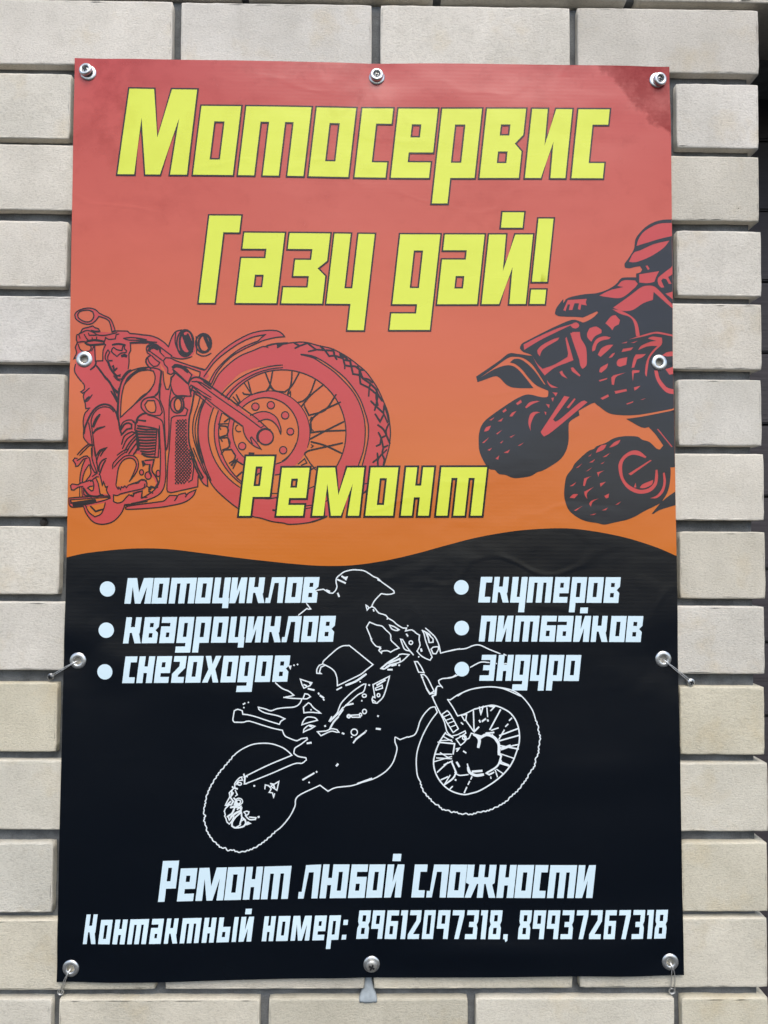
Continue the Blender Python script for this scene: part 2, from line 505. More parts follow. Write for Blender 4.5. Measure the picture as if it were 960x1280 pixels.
def sheet_out(X, Y):
    """distance of the banner from the brick faces (mm): loose vinyl pulled at its eyelets"""
    d = 5.6
    d += 1.0 * math.sin(X * .0105 + Y * .0024 + .7) * math.sin(Y * .0068 + .4)
    d += .45 * noise.noise((X * .010, Y * .014, 2.0)) + .35 * math.sin(X * .021 - Y * .009)
    d += 1.5 * gauss(Y - 1118 - .00002 * (X - 330) ** 2 + 10 * math.sin(X * .009), 26) * (0.55 + .45 * math.sin(X * .011 + 1.1))
    d -= .9 * gauss(Y - 1068 + 8 * math.sin(X * .012), 30)
    d += 1.4 * gauss((Y - 770) - .23 * (X + 60), 26) * gauss(X + 40, 170)
    d -= .8 * gauss((Y - 715) - .23 * (X + 60), 30) * gauss(X + 40, 170)
    d += 1.1 * gauss((Y - 520) + .4 * (X - 390), 38) * gauss(X - 400, 130)
    d += .9 * gauss((Y - 905) + .12 * (X - 560), 24) * gauss(X - 540, 120)
    d += .5 * gauss(Y - 30 - .1 * (X - 300), 20) * gauss(X - 380, 220)
    d += 2.0 * gauss(Y - 1129 + .015 * (X - 420) + 3 * math.sin(X * .02), 11) * gauss(X - 415, 110)
    d += .5 * math.sin(X * .031 + 1) * gauss(Y - 1165, 60)
    for (ex, ey) in EYE.values():
        r = math.hypot(X - ex, Y - ey)
        w = gauss(r, 34)
        th = math.atan2(Y - ey, X - ex)
        d += .55 * gauss(r - 30, 26) * math.cos(th * 3 + ex * .01) ** 3
        d = d * (1 - w) + 3.4 * w
    return max(2.4, d)

def cdt(polys_add, polys_sub=(), grid=14.0, layer=0.0, clamp=True):
    """union of closed loops (mm) minus other loops -> triangles draped on the banner"""
    vs, faces, nadd = [], [], 0
    def push(loop):
        q = []
        for p in loop:
            x, y = p
            if clamp:
                x = min(x, edge_x(RE_mm, y) - .25); x = max(x, edge_x(LE_mm, y) + .25)
            if not q or (abs(q[-1][0] - x) + abs(q[-1][1] - y)) > 0.02: q.append((x, y))
        if len(q) > 1 and abs(q[0][0] - q[-1][0]) + abs(q[0][1] - q[-1][1]) < .02: q.pop()
        if len(q) < 3: return False
        ar = sum(q[i][0] * q[(i + 1) % len(q)][1] - q[(i + 1) % len(q)][0] * q[i][1] for i in range(len(q)))
        if abs(ar) < .02: return False
        if ar < 0: q.reverse()
        q2 = []
        for i, p in enumerate(q):
            nx_ = q[(i + 1) % len(q)]
            m = max(1, int(math.hypot(nx_[0] - p[0], nx_[1] - p[1]) / 7.0))
            q2 += [(p[0] + (nx_[0] - p[0]) * s_ / m, p[1] + (nx_[1] - p[1]) * s_ / m) for s_ in range(m)]
        q = q2
        b = len(vs)
        vs.extend(Vector(p) for p in q)
        faces.append(list(range(b, b + len(q))))
        return True
    for L in polys_add:
        if push(L): nadd += 1
    xs = [v.x for v in vs]; ys = [v.y for v in vs]
    x0, x1, y0, y1 = min(xs), max(xs), min(ys), max(ys)
    for L in polys_sub: push(L)
    for (ex, ey) in EYE.values():
        if x0 - 9 < ex < x1 + 9 and y0 - 9 < ey < y1 + 9:
            push([(ex + HOLE_R * math.cos(a * math.pi / 10), ey + HOLE_R * math.sin(a * math.pi / 10)) for a in range(20)])
    if grid:
        gx = math.ceil(x0 / grid) * grid
        while gx < x1:
            gy = math.ceil(y0 / grid) * grid
            while gy < y1:
                vs.append(Vector((gx + .013, gy + .017))); gy += grid
            gx += grid
    ov, oe, of, _, _, orig = delaunay_2d_cdt(vs, [], faces, 0, 1e-4)
    OV = np.array([(p.x, p.y) for p in ov]); OF = np.array([f[:3] for f in of])
    cen = OV[OF].mean(axis=1)
    order = np.argsort(cen[:, 0]); sx = cen[order, 0]
    good = np.zeros(len(cen), bool)
    for phase in (0, 1):
        for fi, f in enumerate(faces):
            if (fi < nadd) != (phase == 0): continue
            P = np.array([(vs[i].x, vs[i].y) for i in f])
            i0, i1 = np.searchsorted(sx, P[:, 0].min()), np.searchsorted(sx, P[:, 0].max())
            if i1 <= i0: continue
            ids = order[i0:i1]
            c = cen[ids]
            m = (c[:, 1] >= P[:, 1].min()) & (c[:, 1] <= P[:, 1].max())
            ids, c = ids[m], c[m]
            if not len(ids): continue
            wind = np.zeros(len(ids), int)
            Q = np.roll(P, -1, axis=0)
            for (xa, ya), (xb, yb) in zip(P, Q):
                left = (xb - xa) * (c[:, 1] - ya) - (c[:, 0] - xa) * (yb - ya)
                wind += ((ya <= c[:, 1]) & (yb > c[:, 1]) & (left > 0)).astype(int) - ((ya > c[:, 1]) & (yb <= c[:, 1]) & (left < 0)).astype(int)
            good[ids[wind != 0]] = (phase == 0)
    keep = [of[i] for i in range(len(of)) if good[i]]
    used = {}
    V, F = [], []
    for f in keep:
        g = []
        for i in f:
            if i not in used:
                used[i] = len(V)
                V.append(W(ov[i].x, ov[i].y, sheet_out(ov[i].x, ov[i].y) + layer))
            g.append(used[i])
        a, b, c = (V[k] for k in g[:3])
        if (b - a).cross(c - a).y > 0: g.reverse()
        F.append(g)
    return V, F

# ---- curves
REG = {}
for ln in '''C1 84 380 9.6;C2 164 400 9.6;C3 84 470 9.6;C4 164 480 9.6;C5 84 560 9.6;C6 164 560 9.6;C7 240 400 7.385;C8 360 400 7.385;C9 240 530 7.385;CX 360 530 7.385;CW 240 400 3.692;CA 80 370 4.571;CB 80 510 4.571;Q1 680 265 5.818;Q2 590 380 7.385;Q3 715 380 7.385;Q4 590 480 7.385;Q5 700 530 6.62;Q0 580 260 3.556;Q6 580 450 3.556;D1 340 700 9.6;D2 410 700 9.6;D3 285 830 8;D4 380 780 8;D5 390 860 8;D6 455 755 8;D7 510 860 5.333;D8 265 960 12;D9 240 900 7.385;DA 240 860 4;DB 440 760 3.692;DC 240 690 3.4286;L3 560 710 7.385;PX 0 0 1'''.split(';'):
    a, b, c, d = ln.split(); REG[a] = (float(b), float(c), float(d))
def smooth_path(P, closed=False, seg=2.2):
    n = len(P)
    if n < 3: return P
    idx = range(n) if closed else range(n - 1)
    def sharp(i):
        if not closed and (i == 0 or i == n - 1): return True
        a, b, c = P[i - 1], P[i], P[(i + 1) % n]
        v1 = (b[0] - a[0], b[1] - a[1]); v2 = (c[0] - b[0], c[1] - b[1])
        return abs(math.atan2(v1[0] * v2[1] - v1[1] * v2[0], v1[0] * v2[0] + v1[1] * v2[1])) > 0.85
    out = []
    for i in idx:
        p1, p2 = P[i], P[(i + 1) % n]
        p0 = P[i - 1] if (closed or i > 0) and not sharp(i) else (2 * p1[0] - p2[0], 2 * p1[1] - p2[1])
        j = (i + 1) % n
        p3 = P[(i + 2) % n] if (closed or i + 2 < n) and not sharp(j) else (2 * p2[0] - p1[0], 2 * p2[1] - p1[1])
        L = math.hypot(p2[0] - p1[0], p2[1] - p1[1])
        m = max(1, min(8 if seg > 2 else 16, int(L / seg)))
        for s in range(m):
            t = s / m
            out.append(tuple(.5 * (2 * p1[c] + (p2[c] - p0[c]) * t + (2 * p0[c] - 5 * p1[c] + 4 * p2[c] - p3[c]) * t * t + (3 * p1[c] - p0[c] - 3 * p2[c] + p3[c]) * t ** 3) for c in (0, 1)))
    if not closed: out.append(P[-1])
    return out
def parse(line):
    """'C1 x,y x,y | C2 x,y' -> measured points; 'E CW cx,cy rx,ry a0,a1' -> elliptic arc"""
    tok = line.split()
    pts, reg = [], None
    if tok[0] == 'E':
        x0, y0, s = REG[tok[1]]
        cx, cy = map(float, tok[2].split(',')); rx, ry = map(float, tok[3].split(','))
        a0, a1 = map(float, tok[4].split(',')) if len(tok) > 4 else (0, 360)
        n = max(8, int(abs(a1 - a0) / 360 * max(14, min(64, max(rx, ry) / s * 1.6))))
        return [(x0 + (cx + rx * math.cos(math.radians(a0 + (a1 - a0) * i / n))) / s, y0 + (cy + ry * math.sin(math.radians(a0 + (a1 - a0) * i / n))) / s) for i in range(n + 1)], False
    closed = False
    for t in tok:
        if t in REG: reg = REG[t]
        elif t == '|': continue
        elif t == 'z': closed = True
        else:
            a, b = t.split(',')
            pts.append((reg[0] + float(a) / reg[2], reg[1] + float(b) / reg[2]))
    return pts, closed
def loops(text):
    out = []
    for ln in text.strip().splitlines():
        ln = ln.strip()
        if not ln: continue
        p, _ = parse(ln)
        if ln[0] != 'E': p = smooth_path(p, True)
        else: p = p[:-1]
        out.append([mm(q) for q in p])
    return out
def ribbon(P, w, closed=False):
    """mitred quads along a measured polyline"""
    if closed: P = P + [P[0]]
    Q = [P[0]]
    for p in P[1:]:
        if math.hypot(p[0] - Q[-1][0], p[1] - Q[-1][1]) > .12: Q.append(p)
    if len(Q) < 2: return []
    n = len(Q); A, B = [], []
    for i in range(n):
        if closed and i in (0, n - 1): a, c = Q[n - 2], Q[1]
        else: a, c = Q[max(0, i - 1)], Q[min(n - 1, i + 1)]
        b = Q[i]
        t1 = (b[0] - a[0], b[1] - a[1]); t2 = (c[0] - b[0], c[1] - b[1])
        l1, l2 = math.hypot(*t1) or 1, math.hypot(*t2) or 1
        if a is b: t1, l1 = t2, l2
        if b is c: t2, l2 = t1, l1
        u = (t1[0] / l1 + t2[0] / l2, t1[1] / l1 + t2[1] / l2)
        lu = math.hypot(*u)
        if lu < .3: u, lu = (t2[0] / l2, t2[1] / l2), 1.0
        u = (u[0] / lu, u[1] / lu)
        cosh = abs(u[0] * t2[0] / l2 + u[1] * t2[1] / l2)
        k = w / 2 / max(.5, cosh)
        if not closed and i in (0, n - 1):       # rounded-off stroke ends
            s = -1 if i == 0 else 1
            b = (b[0] + s * u[0] * w * .3, b[1] + s * u[1] * w * .3); k *= .8
        A.append((b[0] - u[1] * k, b[1] + u[0] * k)); B.append((b[0] + u[1] * k, b[1] - u[0] * k))
    return [[mm(A[i]), mm(A[i + 1]), mm(B[i + 1]), mm(B[i])] for i in range(n - 1)]
def strokes(text, w, k=1.0):
    out = []
    for ln in text.strip().splitlines():
        ln = ln.strip()
        if not ln: continue
        ww = w
        knobs = ln.startswith('^')
        if knobs: ln = ln[1:].strip()
        if ':' in ln:
            a, ln = ln.split(':'); ww = float(a) * k
        p, closed = parse(ln)
        if ln.strip()[0] != 'E': p = smooth_path(p, closed, 1.1 if knobs else 2.2)
        if knobs:      # knobbly tyre tread
            arc, q = 0.0, []
            for i, a in enumerate(p):
                b = p[min(i + 1, len(p) - 1)]; c = p[max(i - 1, 0)]
                tx, ty = b[0] - c[0], b[1] - c[1]; tl = math.hypot(tx, ty) or 1
                arc += math.hypot(a[0] - c[0], a[1] - c[1])
                k_ = .55 * math.sin(arc * 1.15 + 1.3 * math.sin(arc * .31))
                q.append((a[0] - ty / tl * k_, a[1] + tx / tl * k_))
            p = q
        if len(p) == 1 or (len(p) == 2 and math.hypot(p[0][0] - p[1][0], p[0][1] - p[1][1]) < .3):
            x, y = p[0]
            out.append([mm((x + ww * .5 * math.cos(a * math.pi / 4), y + ww * .5 * math.sin(a * math.pi / 4))) for a in range(8)])
        else:
            out += ribbon(p, ww, closed)
    return out
def printed(name, add, sub, mat, layer, parent, grid=14.0):
    V, F = cdt(add, sub, grid, layer)
    return mesh_obj(name, V, F, mat, parent, smooth=True)
L1, L2, L3, L4, L5 = .12, .24, .36, .48, .60     # ink films, mm above the vinyl

# ------------------------------------------------------------------ banner sheet
banner = empty('banner', W(262, 1180, 5))
tag(banner, 'large red, orange and black vinyl banner advertising motorcycle repair', 'banner')
WAVE = [(60, 702), (84, 696.5), (110, 691), (160, 686), (205, 686), (250, 691), (300, 697.5), (340, 702), (375, 705.5), (405, 707.3), (440, 706.5), (480, 701), (520, 692), (560, 681), (600, 671), (650, 663), (700, 660.3), (735, 663), (780, 671.5), (820, 684), (848, 696), (870, 704)]
outline = [mm(p) for p in smooth_path(TOP_E, seg=12)] + [mm(p) for p in smooth_path(RIGHT_E, seg=12)][1:] + [mm(p) for p in reversed(smooth_path(BOT_E, seg=12))][1:] + [mm(p) for p in reversed(smooth_path(LEFT_E, seg=12))][1:-1]
low = [mm(p) for p in smooth_path(WAVE, seg=6)] + [mm((900, 1300)), mm((20, 1300))]
def sheet_part(name, add, sub, mat):
    V, F = cdt(add, sub, 9.0, 0.0, clamp=False)
    return V, F
V1, F1 = sheet_part('sheet', [outline], [low], M_grad)
# lower part = outline minus the area above the wave
high = [mm(p) for p in smooth_path(WAVE, seg=6)] + [mm((900, 20)), mm((20, 20))]
V2, F2 = sheet_part('sheet', [outline], [high], M_black)
def weld(V, F):
    key, V2_, idx = {}, [], []
    for v in V:
        k = (round(v.x, 6), round(v.z, 6))
        if k not in key: key[k] = len(V2_); V2_.append(v)
        idx.append(key[k])
    return V2_, [[idx[i] for i in f] for f in F]
SV, SF = weld(V1 + V2, F1 + [[i + len(V1) for i in f] for f in F2])
mi = [0] * len(F1) + [1] * len(F2)
bad = [i for i, f in enumerate(SF) if len(set(f)) < 3]
for i in reversed(bad): SF.pop(i); mi.pop(i)
use = {}
for f in SF:
    for a_, b_ in zip(f, f[1:] + f[:1]): use[(a_, b_)] = use.get((a_, b_), 0) + 1
M_back = mat_plain('white_vinyl_back', (.62, .62, .60), .5, .05, 60, .05)
allV, allF, allM = list(SV), list(SF), list(mi)
n0 = len(SV)
back = Vector((0, .0006, 0))
allV += [v + back for v in SV]
allF += [[n0 + i for i in reversed(f)] for f in SF]; allM += [2] * len(SF)
for (a_, b_) in list(use):
    if (b_, a_) not in use:          # a free edge: close it with its own little rim face
        q = len(allV)
        allV += [SV[a_], SV[b_], SV[b_] + back, SV[a_] + back]
        allF.append([q + 3, q + 2, q + 1, q]); allM.append(2)
sheet = mesh_obj('sheet', allV, allF, [M_grad, M_black, M_back], banner, smooth=True, mat_idx=allM)
# ------------------------------------------------------------------ lettering (one typeface, drawn glyph by glyph)
def R_(x0, y0, x1, y1): return [(x0, y0), (x1, y0), (x1, y1), (x0, y1)]
_M = [(0, 0), (.243, 0), (.247, .82), (.407, 0), (.62, 0), (.80, .82), (.77, 0), (1.015, 0), (1.01, 1.235), (.64, 1.235), (.515, .532), (.376, 1.235), (.013, 1.235)]
_k = [(0, 0), (.21, 0), (.21, .40), (.29, .40), (.45, 0), (.69, 0), (.575, .36), (.60, .40), (.60, 1), (.38, 1), (.38, .62), (.22, .62), (.22, 1), (0, 1)]
_i = [(0, 0), (.24, 0), (.375, .53), (.385, 0), (.61, 0), (.61, 1), (.365, 1), (.245, .47), (.235, 1), (0, 1)]
def scale_y(P, s): return [(x, y * s) for x, y in P]
G = {   # glyph: (width, outlines, counters)
 'М': (1.015, [_M], []),
 'м': (1.015, [scale_y(_M, 1 / 1.235)], []),
 'о': (.60, [R_(0, 0, .6, 1)], [R_(.222, .222, .378, .778)]),
 'т': (.98, [[(0, 0), (.24, 0), (.24, .78), (.37, .78), (.37, 0), (.61, 0), (.61, .78), (.74, .78), (.74, 0), (.98, 0), (.98, 1), (0, 1)]], []),
 'с': (.47, [[(0, 0), (.47, 0), (.47, .22), (.235, .22), (.235, .78), (.47, .78), (.47, 1), (0, 1)]], []),
 'е': (.60, [[(0, 0), (.58, 0), (.58, .225), (.23, .225), (.23, .37), (.6, .37), (.6, 1), (0, 1)]], [R_(.23, .585, .375, .775)]),
 'р': (.59, [[(0, -.37), (.23, -.37), (.23, 0), (.59, 0), (.59, 1), (0, 1)]], [R_(.215, .22, .37, .775)]),
 'в': (.59, [[(0, 0), (.59, 0), (.59, .385), (.475, .50), (.59, .625), (.59, 1), (0, 1)]], [R_(.235, .215, .38, .385), R_(.235, .615, .38, .775)]),
 'и': (.61, [_i], []),
 'й': (.61, [_i, R_(.155, 1.10, .455, 1.32)], []),
 'Г': (.47, [[(0, 0), (.235, 0), (.235, 1.005), (.47, 1.005), (.47, 1.24), (0, 1.24)]], []),
 'а': (.595, [[(0, 0), (.595, 0), (.595, 1), (0, 1), (0, .775), (.355, .775), (.355, .64), (0, .64)]], [R_(.23, .225, .36, .405)]),
 'з': (.585, [[(0, 0), (.585, 0), (.585, .39), (.46, .50), (.585, .61), (.585, 1), (0, 1), (0, .775), (.355, .775), (.355, .62), (.125, .62), (.125, .39), (.35, .39), (.35, .225), (0, .225)]], []),
 'у': (.585, [[(0, 0), (.35, 0), (.35, -.375), (.585, -.375), (.585, 1), (.35, 1), (.35, .22), (.235, .22), (.235, 1), (0, 1)]], []),
 'д': (.585, [[(0, 0), (.36, 0), (.36, -.135), (0, -.135), (0, -.37), (.585, -.37), (.585, 1), (0, 1)]], [R_(.225, .23, .36, .77)]),
 '!': (.235, [R_(0, 0, .235, .205), R_(0, .32, .235, 1.23)], []),
 'Р': (.60, [[(0, 0), (.24, 0), (.24, .395), (.6, .395), (.6, 1.24), (0, 1.24)]], [R_(.23, .62, .37, 1.03)]),
 'н': (.60, [[(0, 0), (.235, 0), (.235, .38), (.365, .38), (.365, 0), (.6, 0), (.6, 1), (.365, 1), (.365, .62), (.235, .62), (.235, 1), (0, 1)]], []),
 'п': (.60, [[(0, 0), (.23, 0), (.23, .78), (.37, .78), (.37, 0), (.6, 0), (.6, 1), (0, 1)]], []),
 'ц': (.62, [[(0, 0), (.40, 0), (.40, -.19), (.625, -.19), (.625, .20), (.60, .20), (.60, 1), (.37, 1), (.37, .21), (.23, .21), (.23, 1), (0, 1)]], []),
 'к': (.69, [_k], []),
 'К': (.69, [scale_y(_k, 1.235)], []),
 'л': (.667, [[(0, 0), (.19, 0), (.27, .78), (.44, .78), (.46, 0), (.667, 0), (.667, 1), (.147, 1), (.10, .2), (0, .2)]], []),
 'г': (.47, [[(0, 0), (.47, 0), (.47, .22), (.23, .22), (.23, .29), (.47, .56), (.47, 1), (0, 1), (0, .79), (.24, .79), (.24, .62), (0, .34)]], []),
 'х': (.64, [[(0, 0), (.22, 0), (.32, .33), (.42, 0), (.64, 0), (.455, .5), (.63, 1), (.41, 1), (.32, .69), (.23, 1), (.01, 1), (.185, .5)]], []),
 'б': (.60, [[(0, 0), (.6, 0), (.6, .63), (.23, .63), (.23, .78), (.6, .78), (.6, 1), (0, 1)]], [R_(.23, .215, .375, .425)]),
 'э': (.56, [[(0, 0), (.56, 0), (.56, 1), (0, 1), (0, .8), (.35, .8), (.35, .6), (.10, .6), (.10, .405), (.35, .405), (.35, .21), (0, .21)]], []),
 'ю': (.78, [[(0, 0), (.185, 0), (.185, .39), (.30, .39), (.30, 0), (.78, 0), (.78, 1), (.30, 1), (.30, .6), (.185, .6), (.185, 1), (0, 1)]], [R_(.485, .22, .605, .78)]),
 'ж': (.94, [[(0, 0), (.19, 0), (.33, .42), (.375, .42), (.375, 0), (.555, 0), (.555, .42), (.60, .42), (.74, 0), (.94, 0), (.80, .40), (.87, .45), (.87, 1), (.66, 1), (.66, .62), (.53, .62), (.53, 1), (.35, 1), (.35, .62), (.20, .62), (.20, 1), (-.01, 1), (-.01, .46), (.10, .40)]], []),
 'ь': (.47, [[(0, 0), (.47, 0), (.47, .62), (.18, .62), (.18, 1), (0, 1)]], [R_(.18, .21, .30, .42)]),
 'ı': (.18, [R_(0, 0, .18, 1)], []),
 ':': (.18, [R_(0, 0, .18, .2), R_(0, .6, .18, .81)], []),
 ',': (.17, [[(0, 0), (.06, 0), (.10, -.11), (.17, -.06), (.17, .2), (0, .2)]], []),
 '8': (.47, [[(0, 0), (.47, 0), (.47, .45), (.42, .59), (.47, .73), (.47, 1.18), (0, 1.18), (0, .73), (.05, .59), (0, .45)]], [R_(.165, .2, .305, .46), R_(.165, .72, .305, .98)]),
 '9': (.47, [[(.285, 0), (.47, 0), (.47, 1.18), (0, 1.18), (0, .42), (.285, .42)]], [R_(.16, .62, .30, .97)]),
 '6': (.47, [[(0, 0), (.47, 0), (.47, .74), (.175, .74), (.175, .97), (.47, .97), (.47, 1.18), (0, 1.18)]], [R_(.165, .2, .30, .54)]),
 '1': (.19, [[(0, 0), (.19, 0), (.19, 1.18), (-.08, 1.18), (-.08, .97), (0, .97)]], []),
 '2': (.47, [[(0, 0), (.47, 0), (.47, .2), (.21, .2), (.47, .72), (.47, 1.18), (0, 1.18), (0, .98), (.29, .98), (.29, .76), (0, .2)]], []),
 '0': (.47, [R_(0, 0, .47, 1.18)], [R_(.16, .2, .31, .98)]),
 '7': (.47, [[(.165, 0), (.34, 0), (.47, .93), (.47, 1.18), (0, 1.18), (0, .97), (.285, .97)]], []),
 '3': (.47, [[(0, 0), (.47, 0), (.47, .45), (.42, .59), (.47, .73), (.47, 1.18), (0, 1.18), (0, .98), (.30, .98), (.30, .70), (.12, .70), (.12, .49), (.30, .49), (.30, .2), (0, .2)]], []),
}
def interp(tab, x):
    for a, b in zip(tab, tab[1:]):
        if x <= b[0] or b is tab[-1]:
            return a[1] + (b[1] - a[1]) * (x - a[0]) / (b[0] - a[0])
def word(name, text, spans, base, top, shear, mat, edge=0.0, label=None, rim=None):
    """text with the left/right foot of every letter, baseline and x-height lines (measured)"""
    adds, subs, rims = [], [], []
    for ch, (l, r) in zip(text, spans):
        w, outs, holes = G[ch]
        def P(g):
            x = l + g[0] / w * (r - l)
            yb = interp(base, x); h = yb - interp(top, x)
            return (x + interp(shear, x) * g[1] * h, yb - g[1] * h)
        for o in outs:
            px = [P(g) for g in o]
            adds.append([mm(p) for p in px])
            if edge: rims += ribbon(px, edge * 2, True)
        for o in holes:
            px = [P(g) for g in o]
            subs.append([mm(p) for p in px])
            if edge: rims += ribbon(px, edge * 2, True)
    o = printed(name, adds, subs, mat, L5 if edge else L4, banner)
    if label: o['label'] = label
    if edge:
        printed('lettering_outline', rims, [], rim or M_ink, L4, banner, 0)
    return o
SH = [(140, .128), (480, .113), (860, .096)]
b1, t1 = [(147, 218.2), (250, 219.3), (400, 221.2), (460, 222), (735, 223.3)], [(147, 131.6), (275, 133.9), (480, 136), (745, 137.4)]
word('lettering', 'Мотосервис', [(147.3, 234), (241.7, 291.3), (298, 379.3), (386, 435.3), (443.2, 481.8), (488.5, 537.8), (543.4, 593), (599.4, 648.2), (656, 706.3), (714.1, 753.1)], b1, t1, SH, M_lime, 2.0)
b2, t2 = [(248, 378.8), (460, 380.2), (680, 380.4)], [(248, 291.3), (460, 292.8), (680, 293.8)]
word('lettering', 'Газу', [(248.75, 288.6), (295.1, 345.6), (351.9, 402.7), (408.1, 458.4)], b2, t2, SH, M_lime, 2.0)
word('lettering', 'дай!', [(490.5, 540.75), (546.5, 596.25), (602, 656.75), (661.75, 680.5)], b2, t2, SH, M_lime, 2.0)
b3, t3 = [(298, 644.8), (605, 644.6)], [(298, 585), (605, 584.2)]
word('lettering', 'Ремонт', [(299, 334.3), (345.7, 380), (390.4, 448.8), (456.7, 491.1), (501, 535.8), (545, 602)], b3, t3, SH, M_lime, 2.5, rim=M_black)

word('lettering', 'мотоциклов', [(155.3, 188.3), (189.2, 208.3), (210.8, 242.5), (243.8, 262.8), (265.3, 285.8), (286.7, 305.8), (308.3, 330.8), (331.7, 353.3), (356.2, 375.5), (377, 395.8)],
     [(155, 754.7), (395, 753.2)], [(155, 722.6), (395, 721.2)], SH, M_pale)
word('lettering', 'квадроциклов', [(153.7, 175.8), (177, 195.8), (198.8, 217.5), (220.3, 239.2), (241.7, 260.8), (263.7, 282.5), (285.3, 305), (307, 325.8), (328.7, 350.8), (352.2, 373.7), (376.2, 395), (397.2, 416.3)],
     [(155, 804.3), (416, 802)], [(155, 771.7), (416, 769.6)], SH, M_pale)
word('lettering', 'снегоходов', [(153, 168), (170.7, 190.2), (192.7, 211.3), (214.2, 229.7), (232, 250.8), (253, 273.3), (275.8, 294.7), (297, 316.3), (318.7, 337.5), (340.3, 359.2)],
     [(155, 853.8), (360, 851.8)], [(155, 820.4), (360, 819.1)], SH, M_pale)
word('lettering', 'скутеров', [(597.6, 612.1), (614.8, 635.6), (637.5, 656.4), (658.2, 688.1), (691.1, 709.5), (712.2, 730.8), (733, 751.8), (754.2, 772.8)],
     [(597, 753), (773, 753.7)], [(597, 721), (773, 721.5)], SH, M_pale)
word('lettering', 'питбайков', [(598.2, 617.5), (619.6, 638.5), (641.2, 671.3), (674, 692.9), (694.9, 713.9), (716.3, 735.8), (738.2, 759.2), (761.2, 780.2), (781.8, 800.8)],
     [(597, 801.7), (800, 802.6)], [(597, 769.5), (800, 770)], SH, M_pale)
word('lettering', 'эндуро', [(598.9, 616.9), (620, 638.8), (641, 660), (662.2, 680.5), (683.4, 702.1), (704.4, 723.3)],
     [(597, 850.7), (723, 851.2)], [(597, 818.3), (723, 818.7)], SH, M_pale)
bR, tR = [(197, 1127.4), (265, 1126), (345, 1124.3), (400, 1123), (490, 1121.7), (560, 1121.7), (740, 1122)], [(197, 1085.8), (240, 1085), (345, 1082.8), (400, 1080.2), (525, 1080.2), (740, 1080.6)]
word('lettering', 'Ремонт', [(197.5, 217.7), (221, 241.9), (244, 278.7), (280, 300.8), (303.2, 324), (325.8, 359.6)], bR, tR, SH, M_pale)
word('lettering', 'любой', [(372.4, 396.7), (399.3, 432.3), (434.9, 455.5), (457.3, 477.3), (480, 501)], bR, tR, SH, M_pale)
word('lettering', 'сложности', [(514, 530), (532.7, 557), (558.75, 579.6), (580.6, 618.9), (620.2, 641.3), (642.6, 663.1), (664.8, 680.8), (683.3, 716.7), (718.75, 740.2)], bR, tR, SH, M_pale)
bN, tN = [(104, 1179.6), (267, 1177.5), (314, 1176.5), (345, 1176), (416, 1174.1), (450, 1173.2), (620, 1172.8), (832, 1172.7)], [(104, 1149.6), (185, 1148.2), (267, 1147), (335, 1145.4), (415, 1144), (450, 1143.2), (620, 1142.8), (832, 1142.7)]
word('lettering', 'Контактньıй', [(103.9, 119.9), (123.1, 137.6), (141.1, 156.4), (159.7, 183.1), (187, 201.5), (205.4, 221.9), (225, 248.4), (252.3, 267.2), (270.7, 286), (289.5, 294.8), (298.2, 314)], bN, tN, SH, M_pale)
word('lettering', 'номер:', [(327.1, 341.4), (344.9, 359.6), (363.1, 386.5), (390.4, 405.3), (408.6, 422.9), (426.9, 432.4)], bN, tN, SH, M_pale)
word('lettering', '89612097318,', [(445.2, 459.8), (462.5, 477.5), (480.6, 495.2), (500.4, 506.3), (509.2, 523.3), (527, 541), (544.4, 559.4), (562.5, 577), (580.6, 595.2), (600.4, 606.3), (609.8, 624.4), (628.4, 633.8)], bN, tN, SH, M_pale)
word('lettering', '89937267318', [(646.7, 661.25), (664, 679), (681.7, 696.7), (699.8, 714.4), (717.6, 732), (735.4, 749.8), (753.5, 767.5), (770.8, 785.2), (788.5, 803), (808.3, 814), (817, 831.7)], bN, tN, SH, M_pale)
for c in [(134.2, 736.2), (132.6, 787.8), (131.3, 839.7), (576.5, 734.1), (576.9, 784.9), (577.2, 836.2)]:
    r = 9.6 if c[0] < 300 else 9.15
    printed('bullet_dot', [[mm((c[0] + r * math.cos(a * math.pi / 16), c[1] + r * math.sin(a * math.pi / 16))) for a in range(32)]], [], M_pale, L4, banner)
# ------------------------------------------------------------------ printed drawings
# cruiser motorcycle -------------------------------------------------
CH_ADD = '''
C1 385,108 340,70 270,52 190,62 120,95 95,135 105,175 150,215 210,240 270,245 320,225 360,185 385,152 430,165 480,185 505,205 525,260 540,335 580,325 560,260 535,200 500,165 440,140
C1 115,370 165,340 190,298 240,285 310,265 335,285 380,300 400,335 560,345 600,330 730,330 755,355 830,362 960,378 | C2 120,180 230,190 310,215 370,250 420,290 450,325 470,260 500,190 540,140 610,120 680,150 735,210 770,280 780,350 740,420 720,445 660,465 580,468 520,450 480,440 540,490 700,545 880,605 | C7 125,462 160,520 120,560 | C4 760,150 725,300 700,400 690,560 700,720 760,880 | C6 720,60 790,220 870,360 | C6 805,330 800,465 640,500 470,535 440,520 | C6 425,480 400,560 360,600 250,640 0,670 | C5 800,650 690,680 660,760 600,840 520,895 410,915 310,890 230,800 195,700 60,710 25,670 20,600 150,585 175,500 120,470 50,500 40,440 150,430 170,300 215,140 180,150 130,190 110,220 80,190 70,140 120,120 200,10 | C3 130,950 200,850 250,810 200,740 200,620 195,560 210,460 240,400 225,390 215,310 195,240 185,205 160,190 205,150 205,105 120,0 | C1 90,800 90,720 110,640 95,520 120,460 110,420
C6 440,590 560,570 650,545 780,500 740,580 640,650 480,690 300,715 0,735 | C5 700,730 700,710 | C6 0,695 300,650 400,640
E CW 340,540 35,35
'''
